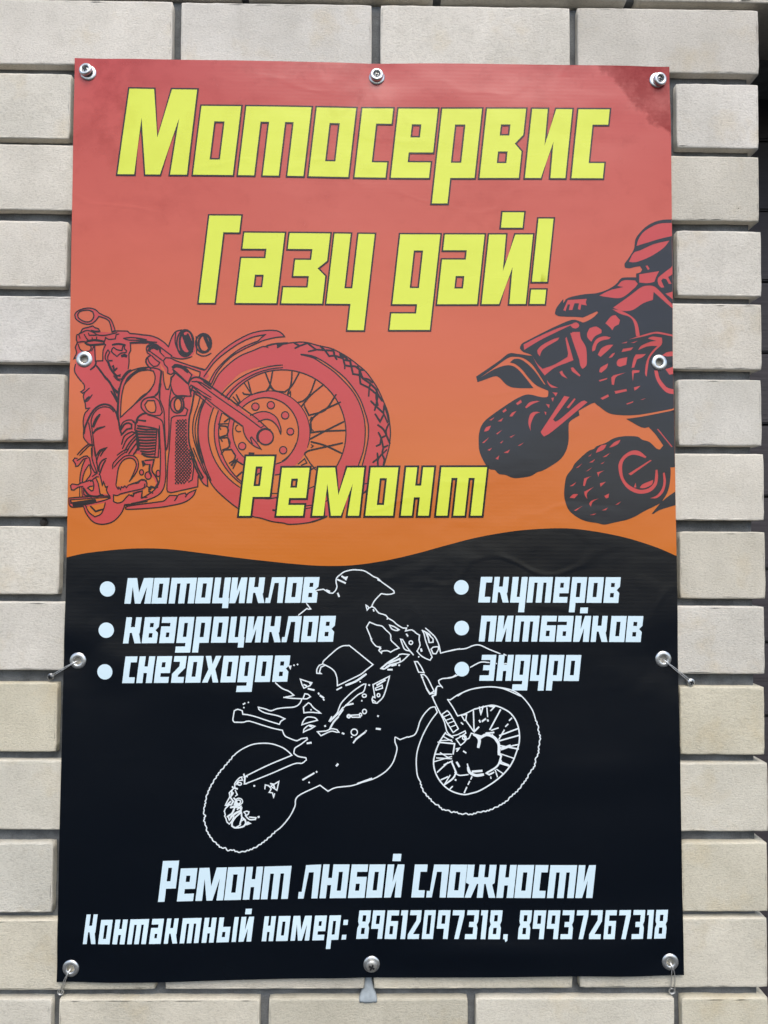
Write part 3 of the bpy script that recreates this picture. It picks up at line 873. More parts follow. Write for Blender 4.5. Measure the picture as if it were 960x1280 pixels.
CH_SUB = '''
C1 130,130 155,95 210,78 270,78 315,100 325,140 310,185 270,215 215,215 165,190 135,160
C1 775,485 960,482 | C2 200,285 190,330 190,400 205,440 180,470 190,530 220,560 120,590 30,640 0,655 | C1 775,790 735,780 745,700 748,600 765,560
C1 340,500 435,490 432,560 422,675 345,675
C1 140,480 200,462 260,490 280,540 200,565 150,530
C3 770,0 705,75 668,180 650,300 640,495 800,350 960,215 | C2 90,955 150,920 220,850 275,770 290,680 272,615 200,600 120,608 50,645 0,690
C2 345,515 400,590 425,640 470,655 500,660 475,720 445,830 420,835 395,760 390,640 365,590
C2 650,560 830,628 820,682 760,660 690,600
C4 165,250 200,200 280,200 300,280 290,335 240,345 190,310
E C4 565,250 42,78
C4 415,795 450,790 | C6 458,10 440,200 430,520 470,538 640,505 790,470 790,485 650,520 450,570 400,635 300,648 0,690 | C5 710,700 700,690 | C6 0,668 200,620 330,570 400,470 415,300
C6 30,60 130,85 250,120 335,110 350,180 352,380 330,430 270,520 140,590 130,515 195,460 180,400 140,372 80,400 0,425 | C5 760,440 745,400 830,270 850,200 830,150
C5 588,440 600,330 620,230 670,150 740,120 800,135 830,190 815,260 760,380 745,400 765,430 700,450 600,462
C5 558,575 640,562 720,545 895,512 805,540 792,575 745,560 705,600 680,640 620,658 560,640
C5 190,330 215,270 260,195 280,290 230,370 185,410
C5 345,345 375,345 420,450 440,400 470,460 490,555 400,550 380,450
C5 50,625 330,600 510,590 500,605 300,640 60,660
C5 280,690 450,655 440,720 400,790 340,825 260,770 225,710 250,700
C5 245,480 310,450 310,500 290,515
C4 720,150 830,150 790,250 750,420 745,600 790,780 850,950 | C6 800,180 862,350 840,370 770,230 710,40 | C4 690,700 690,520 705,380
C5 150,480 180,490 175,590 150,585
C3 140,945 250,835 300,835 300,945 | C5 280,110 230,95 130,160
'''
CH_ADD2 = '''
C6 160,145 270,140 260,200 250,270 310,370 325,420 280,470 300,420 260,350 215,320 210,200 150,190
E C6 205,330 38,45
E C5 900,290 22,38
E C6 325,305 25,38
'''
# front wheel: tyre, rim, hub
CH_WHEEL_ADD = '''
C7 190,610 250,500 350,400 450,330 560,285 660,245 760,225 850,215 960,210 | C8 120,205 200,215 290,240 400,265 520,325 600,380 650,420 720,480 780,560 830,640 880,750 920,850 935,930 | CX 945,80 935,200 910,300 880,390 720,610 560,760 360,855 300,880 220,905 100,922 0,925 | C9 850,915 740,900 640,870 555,850 420,775 300,680 200,580 140,470 90,350 60,200 55,50 | C4 800,560 825,400 880,180
C7 125,460 210,350 310,260 430,180 560,120 680,98 780,100 830,125 855,155 760,165 660,190 600,215 470,275 350,350 240,470 180,590 110,560
C6 800,130 910,310 920,460 870,430 800,320 780,200
'''
CH_WHEEL_SUB = '''
CW 75,520 85,430 140,330 175,290 225,245 300,218 370,210 435,214 390,216 310,228 240,262 185,310 150,350 115,430 103,520 115,610 150,680 225,752 225,782 150,715 100,630
E CW 417,522 292,290
C7 115,535 200,405 300,315 440,220 560,165 675,138 640,165 610,195 520,230 440,272 340,345 225,460 150,580
C8 130,320 230,340 330,392 430,462 530,548 605,645 662,742 702,850 728,960 | CX 733,0 733,120 712,250 680,385 657,385 700,250 718,120 716,0 | C8 710,950 690,860 650,750 590,650 510,560 420,475 320,400 230,348
'''
CH_WHEEL_ADD2 = '''
E CW 355,521 190,194
'''
CH_WHEEL_SUB2 = '''
E CW 340,515 151,156
'''
CH_WHEEL_ADD3 = '''
CW 15,262 355,505 330,520 300,560 320,597 290,580 268,542 275,572 250,548 235,510 235,495 0,330 -10,300
CW 270,440 310,425 350,425 390,450 410,500 410,527 395,492 370,466 340,458 305,470
E CW 293,400 17,17
E CW 364,393 17,17
E CW 430,440 17,17
E CW 454,515 16,16
E CW 421,601 17,17
E CW 232,582 17,17
E CW 340,540 35,35
'''
CH_LINES = '''
2: E CW 340,540 36,36
2.4: E CW 340,540 40,38 150,300
C1 385,108 340,70 270,52 190,62 120,95 95,135 105,175 150,215 210,240 270,245 320,225 360,185 385,152 430,165 480,185 505,205 525,260 540,335
C1 385,110 440,140 500,165 535,200 560,260 580,325
C1 130,130 155,95 210,78 270,78 315,100 325,140 310,185 270,215 215,215 165,190 135,160 z
C1 115,370 140,365 165,340 190,298 240,285 310,265 335,285 380,300 395,330
2.4: C1 395,330 330,330 290,318
C1 165,350 240,318 320,342 360,370 440,378 520,365 600,345
2.6: C1 540,335 580,325
C1 580,325 730,330 755,355 830,362 960,378 | C2 120,180 230,190 310,215 370,250 420,290 450,325
C1 680,415 760,405 860,412 960,432 | C2 60,220 140,240 220,262 310,270
C1 680,415 740,435 830,438 960,450
2.6: C1 760,470 860,465 960,468 | C2 100,268 200,270 290,295
1.6: C2 290,295 340,320 420,380 490,430
C2 450,325 470,260 500,190 540,140 610,120
C1 115,370 110,430 120,460 95,520 110,580 75,655 110,640
C1 140,365 155,410
C1 205,365 230,410 260,440
C1 255,350 265,375 340,375 365,370
C1 120,460 180,450 240,455
C1 130,480 150,540 200,570 270,560 285,530 280,495
2.6: C1 215,465 270,490 440,480
2.8: C1 240,445 330,432 440,450
C1 300,405 305,440
C1 355,395 350,440
C1 320,500 290,560
C1 460,400 500,425 580,420 590,370 625,362
C1 465,400 440,470 460,490 430,560 425,680 340,680
C1 325,490 330,600 335,690
C1 95,720 85,800 130,880 190,950 | C3 180,75 205,110 205,160 165,190 185,205 215,190 265,145
2.2: C1 275,785 330,740 345,690
2.4: C1 350,740 420,830 470,900 520,950 | C3 610,300
2.2: C3 450,0 510,80 560,150 620,200
C1 490,550 465,590 455,650 480,690 520,780 570,850 620,905 650,900
C1 490,550 510,580 485,640 500,700 540,790 600,860 640,870
C1 760,470 765,560 745,600 745,700 735,780
2.4: C1 545,490 620,480 700,495
C1 560,520 600,550 660,560 672,510 690,500 690,540 715,560 710,585 650,590 600,630 560,600 530,570 540,540 560,520
4: C1 660,625 690,617 712,627
2.4: C1 510,680 540,680
2.2: C1 545,750 555,745 568,800 600,770
2.2: C1 605,865 640,850
3.6: C1 765,800 735,815 700,850 660,910
C1 960,770 860,790 780,840 720,900 700,960
C1 960,795 880,805 800,850 730,920 690,960
2: C3 700,0 660,60 635,140 620,250 610,330 605,480 625,560 640,650
C3 770,0 700,80 668,180 650,300 640,500
2.6: C3 625,150 615,300 610,460 620,540
2.2: C3 530,185 570,250 600,310
2.2: C3 480,30 540,120 600,200 620,210
C3 640,500 800,350 960,215
C3 215,190 195,240 210,310 245,300 300,225
2.4: C3 215,310 240,270 265,250
C3 215,310 225,390 275,385
C3 260,400 215,450 195,540 200,640 200,740 250,805
2.4: C3 205,690 215,620 270,490 320,410 390,355 460,340 530,365 590,440 610,520
C3 300,640 290,540 320,450 380,390 450,370 520,385 560,430
C3 260,560 285,700 300,820 300,960
C3 300,650 310,720 330,900 335,960
2.6: C3 310,610 345,520 390,465
2.2: C3 320,610 350,540 395,462
1.8: C3 315,690 350,650 455,605
1.6: C3 315,680 360,630 450,607
C3 120,945 190,870 260,815 320,830
C3 150,950 220,880 270,835 320,835
1.8: C3 355,950 395,890 475,860 430,910 400,960
2.2: C3 620,540 635,640 655,700
C3 640,630 670,560 730,530 780,530 800,560
2.2: C3 645,650 690,580 740,565 775,580 775,630 720,640 670,690 650,710
C3 560,0 600,45 640,60
2.0: C3 800,540 820,570 815,650
2.4: C3 840,560 850,500 910,455 960,450
2.0: C3 880,535 940,545
2.0: C3 860,605 960,610
2.0: C3 840,630 960,650
2.0: C3 835,690 960,700
1.8: C3 655,820 690,720 780,670 820,680
1.8: C3 665,870 720,760 810,690
1.9: C3 690,900 750,800 830,710
1.9: C3 710,920 770,820 850,730
2.0: C3 740,935 800,850 860,780
2.3: C3 800,940 840,880 870,820
2.3: C3 830,660 850,760 860,880
C3 600,950 670,900 720,880
1.9: C4 75,500 160,510 250,525 310,540
2.2: C4 80,530 160,545 310,548
2.3: C4 60,565 160,575 300,577
2.3: C4 60,600 160,605 300,608
2.3: C4 70,640 170,640 300,640
2.3: C4 80,670 170,678 295,672
2.3: C4 90,705 180,712 290,705
2.2: C4 100,740 180,745 290,738
2.2: C4 105,775 190,780 285,770
2.2: C4 115,805 200,815 285,803
2.0: C4 130,830 200,845 280,840
2.2: C4 130,840 190,870 300,880
3.4: C4 60,560 75,640 80,720 90,790
C4 310,535 300,700 285,860
C4 325,540 335,700 325,880 290,885
C4 120,440 175,445
2.4: C4 90,435 175,442
1.8: C4 60,480 70,420 110,380 165,350
C4 0,290 130,150 220,90 275,0
C4 165,250 200,200 280,200 300,280 290,335 240,345 190,310 z
1.8: C4 180,345 140,310 120,260 140,200 200,165 280,160
C4 280,160 330,200 360,280 375,340 350,375 280,380 200,360
C4 340,0 330,90 300,140 220,160
C4 360,0 345,80 340,160 370,250 395,320 400,420 405,560 415,750
C4 485,40 470,130 460,220 455,400 455,560 440,730 425,790 415,750
C4 200,370 300,400 370,440 390,520 400,640 412,800 | C6 410,60 415,200 415,350 390,480 330,560 200,620 0,668
C4 340,500 345,650 350,800 | C6 352,0 352,180 345,340 330,430 270,510 150,590 128,600 132,515 80,525 25,545 20,580 0,560
C4 480,460 485,410 530,385 660,378 680,310 630,270
C4 480,460 470,600 455,800 | C6 460,0 440,200 430,500 440,525 480,535 640,500 800,465 805,330
1.8: E C4 555,250 82,100
2: E C4 562,248 44,80
2: E C4 585,240 45,90 -110,110
C4 500,100 540,140 620,140 720,150
C2 480,680 475,760 490,830 520,890 580,915 700,915 720,905 700,810
C4 690,0 720,150
C4 640,160 620,200 620,210
2.2: C4 760,95 725,300 700,400 690,560 700,720 760,880 | C6 720,40 780,180 800,240 862,350 842,375 770,230 740,130
C4 775,125 830,150 800,260 750,420 742,600 790,790 850,960
C4 870,185 810,330 770,500 775,640 800,770 860,950
2: C4 890,190 830,340 805,500 805,640 830,780 880,960
C6 745,0 800,130 870,280 910,340 920,460 870,430 805,330
C6 820,0 860,130 900,250 960,390
C6 700,20 740,160 750,230 735,380 690,410
C6 440,590 460,570 545,570 555,580 520,635 545,600 570,560 650,540 660,560 650,590 690,540 780,500 740,580 640,650 480,690 300,715 0,735 | C5 700,730 700,710 | C6 0,690 300,650 390,635 440,590
C5 585,440 600,330 620,230 670,150 740,120 800,135 830,190 815,260 760,380 745,400
C5 545,250 550,190 590,140 640,90 700,50
C5 560,230 620,160 690,100 760,90 810,100 850,150 855,220 830,290 780,360 745,400
C5 585,450 610,490 620,470 640,500 650,465 670,475 690,455 710,475 735,445
C5 735,445 800,425 850,420 880,385 930,385 960,420
C5 550,560 600,570 640,550 760,520 900,490 935,470 930,430
C5 555,570 555,640 600,660 660,645 700,600 740,560 790,580 805,545 900,515 890,595 960,590
C5 690,690 760,675 960,640
C5 60,430 40,450 50,500 80,505 130,470 190,460
C5 60,430 130,440 160,420 200,410 280,385 310,400 320,450 310,510 290,515 245,480 270,460 310,455
C5 120,125 90,120 70,150 100,190 100,220 130,215 200,130 240,120
C5 120,150 200,100 240,95 265,120 290,220 330,295 350,290
C5 215,140 180,220 155,340 150,430
C5 260,200 215,270 190,340 180,410
C5 270,200 285,300 250,360 220,400
C5 290,0 300,130 340,250 360,300 300,340
C5 330,0 345,100 360,200 370,280
C5 440,10 390,60 360,130 350,180
2: C5 470,125 420,150 385,210 380,280
2: C5 460,150 430,200 385,320
C5 390,310 405,370 420,450 435,400 460,470 485,460 470,500 490,550 510,575
C5 340,350 370,420 385,500 395,555 440,570
C5 375,345 350,345 280,400
C5 150,480 150,585
C5 175,470 180,590
C5 195,480 200,560 290,590
C5 20,600 150,590 330,580 510,575 515,600 400,640 60,710 25,680 20,600
2: C5 40,620 45,660 330,620
4.2: C5 75,680 200,655 335,633
C5 40,620 510,590
2.4: C5 195,480 260,565 360,580 420,560
C5 25,680 60,710 195,700
C5 195,700 230,790 310,885 410,915 520,895 600,840 660,760 690,680 740,675
C5 220,690 260,770 330,825 400,795 440,720 455,655
2.2: C5 280,700 340,760 420,735
C6 0,430 80,405 130,375 180,390 190,440 185,460 215,470
C6 0,520 130,490 160,470 165,430
2: C6 165,150 275,140 265,190 250,270 300,350 325,420 290,475 240,460 215,480 215,520 260,540
2.6: C6 225,200 220,280 240,330
3.6: C6 140,160 150,200 165,190
C6 165,195 215,200
E C6 205,330 38,45
E C6 125,292 24,32
E C6 325,305 25,38
2: C6 230,500 245,470 290,480 320,470
C2 195,310 185,350 200,400 230,415
2.8: C2 190,330 230,300 290,295 340,330 350,380
4: C2 215,370 230,340 280,325 320,350
C2 230,380 300,430 380,490
C2 345,385 400,440
C2 250,430 300,480 345,510 320,550 270,560 220,510 200,450 240,425
2: C2 235,425 190,460 180,510 220,570 240,590
C2 420,450 390,490 400,530 440,580 440,640 480,655 520,630 500,590
C2 420,455 480,460 540,490 700,545 880,605
4.4: C2 505,570 530,550 580,555 630,575 680,620
C2 500,590 600,680 680,760
2.4: C2 540,640 600,690 690,770
C2 640,555 830,625 820,690
C2 680,610 730,660 690,740
2.2: C2 690,770 710,720 760,690 840,700 960,770
C2 720,780 800,830 960,930
C2 720,780 700,820 960,960
1.8: C2 730,740 830,750 960,830
C2 0,680 50,640 120,605 200,600 270,615 290,680 275,770 220,850 150,920 90,960
C2 0,610 100,580 200,570 330,590 360,620 345,760 330,860 290,900
C2 370,610 350,800 345,960
C2 385,620 395,740 420,830 450,835 475,760 490,690
2.4: C2 490,690 530,640
2.2: C2 700,810 720,860 740,800
1.8: E C2 660,270 80,150 -110,255
2: E C2 650,280 100,160
2.2: E C2 668,265 82,135
6: C2 655,200 690,280 715,370
3.4: C2 620,170 660,280 690,350
2.4: C2 680,170 730,290 735,380
C2 540,140 530,260 560,350 640,430
C2 480,440 560,465 650,465 730,440
2: E C2 870,280 95,115
2.6: E C2 880,280 70,105
4.4: C2 880,190 910,260 940,330
C2 785,400 840,430 900,430 960,400
C2 780,200 790,300 785,400
C7 0,425 125,460 210,350 310,260 430,180 560,120 680,98 780,100 830,125 855,155 760,165 660,190 600,215 470,275 350,350 240,470 180,590
C7 110,525 200,400 300,310 440,215 560,160 680,135 640,165 610,195 520,230
C7 155,580 225,460 340,345 440,270 520,230 610,195
C7 190,610 250,500 350,400 450,330 560,285 660,245 700,255 690,240 760,225
2.2: C7 690,240 760,222 850,215 790,255
3: C7 790,235 850,218 880,215
C7 850,215 960,210
C8 0,215 120,205 200,215 290,240 400,265 520,325 600,380 650,420 720,480 780,560 830,640 880,750 920,850 935,930 | CX 945,80 935,200 910,300 885,385
2.2: C8 60,215 110,240 65,262
2.2: C8 110,240 180,215 240,260 265,275 190,292
2.2: C8 265,275 330,280 300,240
2.4: C8 300,245 340,280 380,335 430,330 420,270
2.4: C8 340,280 420,285 430,330 450,365
2.4: C8 430,330 490,350 480,305 550,365
2.4: C8 490,310 510,360 525,420 580,430 575,380 520,370
2.4: C8 525,450 525,420
2.4: C8 575,380 585,430 600,500 660,510 660,460 620,430 585,430
2.6: C8 640,430 660,460 700,465
2.4: C8 660,510 670,590 750,630 760,590 690,540 670,510
2.4: C8 660,460 690,540 740,550 780,580
2.4: C8 750,630 745,705
2.4: C8 760,590 810,640 830,690 870,750
2.4: C8 750,630 810,680 830,690 815,780 800,835
2.4: C8 820,640 815,720 830,790
2.4: C8 765,750 815,800 880,860 890,780
2.4: C8 880,860 920,950
2.4: C8 890,790 920,880 930,940
2.4: C8 805,870 850,940 880,880
2.4: CX 830,10 880,50 910,110 940,180
2.2: CX 930,0 905,60 910,110
2.4: CX 835,80 860,130 900,110
2.2: CX 860,130 850,190 815,205
2.4: CX 860,130 880,220 920,200
2.4: CX 880,220 870,280 890,330 880,385
2.2: CX 870,280 910,240
2.4: CX 825,270 830,320 785,355
2.4: CX 860,285 830,330 830,385
CX 700,555 735,548
2: CX 680,665 690,640 730,620
2: CX 680,655 730,610
CX 360,855 300,880 220,905 100,922 0,925 | C9 850,915 740,900 640,870 555,850 420,775 300,680 200,580 140,470 90,350 60,200 55,50 60,0 | C7 60,930 85,820 125,735
1.8: CX 210,905 280,885 360,850
CX 170,755 215,750
CX 170,780 215,772
CX 195,595 240,575
CX 350,715 370,700
C9 740,640 830,642
C9 620,680 700,690 780,680
C9 770,470 810,465
3: C9 750,795 765,797
C9 775,370 850,340 900,290 945,220 960,180
3: C9 530,270 570,272
CW 30,262 130,335 280,440 355,505
CW 20,282 110,350 250,447 318,498 330,490
2.2: CW 55,285 170,365
CW 0,305 100,392 235,490
CW 0,322 90,402
2.2: CW 145,430 230,488
CW 235,490 240,520 255,550 285,580 320,597 300,570 275,540 270,545 280,575
CW 270,440 310,425 350,425 390,450 410,500 410,527
CW 305,470 340,458 370,466 395,492 410,527
'''
CH_WHEEL_LINES = '''
E CW 430,520 355,312 126,268
E CW 430,520 327,300 126,268
E CW 417,522 294,292 -222,52
E CW 417,522 294,292 128,150
C8 120,318 230,335 330,385 430,455 530,540 610,640 670,740 710,850 740,960 | CX 742,120 720,250 685,385
C8 120,322 230,350 320,405 420,475 510,560 590,650 650,750 690,860 710,960 | CX 712,120 695,250 650,385
2: C8 120,318 200,330 260,355
E CW 340,515 152,157 -135,60
E CW 340,515 152,157 130,200
E CW 293,400 17,17
E CW 364,393 17,17
E CW 430,440 17,17
E CW 454,515 16,16
E CW 421,601 17,17
E CW 232,582 17,17
E CW 217,500 16,16 60,250
2: CW 338,240 362,300 385,327 430,332
2: CW 372,238 360,300 342,330
CW 345,328 362,310 380,328
2: CW 462,237 458,290 440,348
2: CW 497,240 460,305 428,332
CW 440,348 455,330 455,352
2: CW 570,275 545,340 515,372 490,380
2: CW 608,298 548,348 505,400
CW 505,400 515,385 520,395
2.2: CW 665,345 615,415 540,440 520,400
2.2: CW 685,380 600,420 545,462
CW 545,465 550,450 560,452 550,470
2.2: CW 700,470 620,510 545,550
2.2: CW 710,510 600,514 550,520 548,470
CW 550,500 560,512
2.2: CW 695,568 620,585 535,605 520,620
2.2: CW 690,615 615,580 550,562
CW 550,575 560,582 550,590
2: CW 520,620 545,660
CW 490,665 520,640 530,660 505,670
2: CW 545,660 570,690
2: CW 550,690 570,680
2: CW 242,292 268,332
2: CW 260,285 275,345 240,342 235,335
2: CW 190,355 215,385
2: CW 205,345 222,378 205,390 175,365
CW 275,345 335,330
2: C9 250,15 320,22 338,60 322,102 260,122
2: C9 255,130 330,125 352,172 335,218 285,238
2: C9 282,240 365,235 402,290 390,332 345,362
2: C9 360,380 420,325 380,410
2: C9 270,280 300,240
2.6: C9 420,480 460,445
2: C9 370,385 395,330 470,375
2: C9 245,0 265,50
2: C9 250,110 280,160
2: C9 590,480 620,455
2: CW 160,430 185,445 150,470
2: CW 130,480 170,478
1.3: E CW 355,521 190,194 -150,20
1.3: E CW 355,521 190,194 160,205
'''
FORK = 'CW 15,262 355,505 330,520 240,500 235,495 0,330 -10,300'
MESH_AREA = 'C4 540,430 665,425 665,560 675,720 | C6 690,10 720,120 725,290 700,380 640,430 530,435 530,250 | C4 530,800'
# quad bike ----------------------------------------------------------
QU_ADD = '''
Q1 985,58 880,58 810,72 750,102 700,147 663,200 652,270 618,330 583,380 588,408 620,412 660,402 695,397 712,420 700,440 668,450 668,478 600,478 558,485 520,528 460,566 380,592 280,602 170,628 140,665 | Q0 440,405 410,445 403,470 420,482 510,486 545,492 520,506 480,498 400,530 300,580 255,605 248,625 262,640 300,655 330,690 350,715 365,745 | Q6 372,130 372,165 340,320 350,333 372,333 450,265 565,195 590,200 640,235 690,245 760,245 830,235 960,210
Q2 340,458 250,525 120,615 38,670 50,722 100,705 200,670 250,678 360,767 590,777 640,775 690,800 760,780 720,640 600,500 510,475 420,462
Q4 500,98 420,130 330,185 200,275 110,350 70,430 60,530 70,630 110,720 160,785 210,795 245,830 310,840 370,865 430,868 540,850 600,815 650,800 740,750 820,690 870,610 890,520 890,420 900,350 990,290 960,130 760,60 690,120 620,118 560,102
Q6 720,262 800,250 960,218 960,474 900,475 840,440 870,398 885,380 850,330 820,298 790,300
Q5 500,105 440,120 380,155 300,185 280,205 240,220 190,260 120,330 100,370 55,430 40,500 35,590 50,660 80,720 150,775 220,805 310,820 370,832 450,815 560,790 640,755 690,725 830,655 850,630 890,560 910,470 910,355 860,270 830,210 800,205 740,150 680,130 640,105 560,100
Q5 975,545 900,595 830,655 760,740 770,745 830,710 975,665
'''
QU_SUB = '''
Q2 72,682 200,592 330,500 400,488 470,500 545,550 605,630 678,745 665,742 590,635 530,570 455,515 390,508 350,540 400,556 460,605 530,690 600,755 700,800 690,862 590,800 520,715 455,635 400,585 350,567 290,572 200,605 110,660
Q0 478,492 520,490 590,460 595,466 570,490 530,510 515,504
Q1 670,250 685,200 720,150 780,110 850,85 985,82 985,165 850,195 750,225 700,240
Q1 615,365 650,300 700,280 800,235 910,210 870,260 800,310 730,345 660,368
Q1 735,395 750,390 765,415 755,425
Q1 690,455 835,432 815,470 800,510 750,520 690,515
Q1 825,490 850,460 970,370 970,440 925,460 900,475 925,525 905,525 885,490 862,485 850,500 872,550 850,552 830,530
Q1 880,595 970,570 970,660
Q1 500,698 620,612 700,552 750,537 795,542 835,572 900,640 965,705 930,698 860,640 795,582 790,640 720,665 640,715 560,720
Q1 400,610 480,570 575,548 530,540 575,500 660,500 680,525 650,560 560,625 450,620
Q0 440,455 460,410 545,405 540,420 545,435 520,430 515,455 505,450 510,425 490,425 480,455 465,455 470,430 460,430 450,460
Q2 475,375 600,310 780,230 910,190 960,170 960,230 930,225 905,200 780,260 620,340 480,425
Q2 600,430 640,385 740,330 805,310 790,335 680,400 640,440 625,485 605,460
Q2 555,480 600,550 650,600 760,560 880,490 885,460 860,320 870,305 900,400 935,520 870,545 760,590 670,660 610,580
Q2 905,270 990,260 990,520 930,350
Q2 805,630 830,615 840,640 880,690 830,665
Q2 910,590 930,585 1000,660 990,670 920,620
Q2 690,700 720,740 795,775 730,770 700,735
Q2 740,815 790,820 770,855 760,835
Q3 0,260 70,260 80,320 125,400 135,500 130,570 95,600 75,570 50,440 0,290
E Q3 30,200 34,27
Q3 305,180 360,115 400,105 440,150 430,190 390,210 370,245 345,215
Q3 135,280 160,225 220,210 270,240 270,270 210,300 175,350 145,320
Q3 185,400 220,330 290,300 355,310 340,325 270,340 230,370 210,430 185,440
Q3 235,470 270,410 330,380 380,378 330,430 260,490
Q3 335,500 370,460 395,450 370,490
Q3 250,630 260,590 330,550 320,590 270,635
Q3 410,545 430,510 510,490 500,560 440,580 415,570
Q3 455,445 470,415 565,400 545,425
Q3 450,365 510,348 500,362
Q3 540,360 605,340 570,360
Q3 245,705 325,683 320,695 255,718
Q3 360,680 380,660 500,632 440,655 400,680 385,750 365,745
Q3 390,805 500,785 505,805 400,830
Q3 260,870 330,835 340,855 280,885
Q3 550,590 570,500 590,465 685,460 650,490 600,510 575,585
Q3 552,625 560,610 625,612 620,630 570,640 560,715
Q3 570,770 630,755 600,785 575,800
Q3 500,920 565,897 560,910 505,930
Q3 630,885 680,870 650,885
Q3 610,425 640,385 720,350 780,340 700,320 740,300 830,310 830,370 770,430 720,500 700,600 690,670 675,640 690,530 730,450 790,385 700,390
Q3 365,48 460,68 550,118 600,180 625,300 590,300 570,180 530,122 440,92
Q3 520,330 640,290 760,258 830,262 960,290 960,305 830,280 760,274 660,300
Q3 835,470 890,440 990,435 990,475 880,482
Q3 865,600 990,560 990,640 900,650
Q3 762,612 795,612 810,680 850,740 890,775 990,795 990,835 880,820 810,750 775,680
Q6 445,160 468,165 395,265 405,275 430,260 520,185 548,188 375,330 345,330 340,320
Q6 455,212 490,170 495,175 465,215
Q4 405,180 450,145 460,170 420,195
Q4 490,215 530,170 600,155 625,160 560,185 500,225
Q4 525,310 545,270 590,255 630,265 590,275 560,320 540,380 540,435 520,370
Q4 345,300 370,265 410,250 370,300
Q4 280,250 310,225 320,245 290,265
Q4 155,335 210,305 180,335
Q4 235,345 290,312 270,345
Q4 110,440 130,400 175,385 150,430
Q4 220,460 280,422 235,465
Q4 345,490 400,465 360,495
Q4 90,545 160,490 110,545
Q4 255,545 290,520 270,548
Q4 420,570 480,540 440,570
Q4 140,610 185,590 160,618
Q4 290,635 350,605 330,638
Q4 215,690 250,660 240,700
Q4 680,185 715,190 710,225
Q4 665,255 685,260 680,290
Q4 730,130 755,125 745,165
Q5 715,272 705,282 650,262 595,255 545,280 515,335 520,430 555,490 610,528 670,545 735,530 775,490 785,440 790,380 805,378 810,440 795,510 745,560 670,577 600,560 540,515 498,440 483,340 520,268 590,222 655,225
Q5 565,412 745,298 758,302 585,425
Q5 660,530 680,500 770,462 760,500 700,530
Q5 850,405 865,402 875,480 855,560 805,610 745,615 800,590 840,540 855,480
Q5 295,240 310,205 345,175 385,170 360,210
Q5 405,195 450,150 500,130 480,165 430,190
Q5 350,275 415,238 380,270
Q5 232,270 262,245 250,265
Q5 240,320 290,290 270,315
Q5 335,330 370,310 350,330
Q5 130,365 185,325 150,360
Q5 210,395 270,355 235,385
Q5 190,510 200,450 260,430 225,455 205,515
Q5 305,400 365,385 325,410 318,440
Q5 80,515 135,480 110,510
Q5 330,490 380,478 360,495 335,520
Q5 80,610 110,580 150,580 120,615
Q5 200,560 280,520 225,570 225,620 205,590
Q5 365,595 405,575 400,610 380,615
Q5 240,660 260,635 320,615 270,645 255,685
Q5 115,715 190,675 130,720
Q5 455,670 505,640 480,665
Q5 240,755 300,738 285,750
Q5 345,715 395,692 380,712
Q5 610,525 625,485 630,525
Q5 800,42 812,42 930,188 922,192
'''
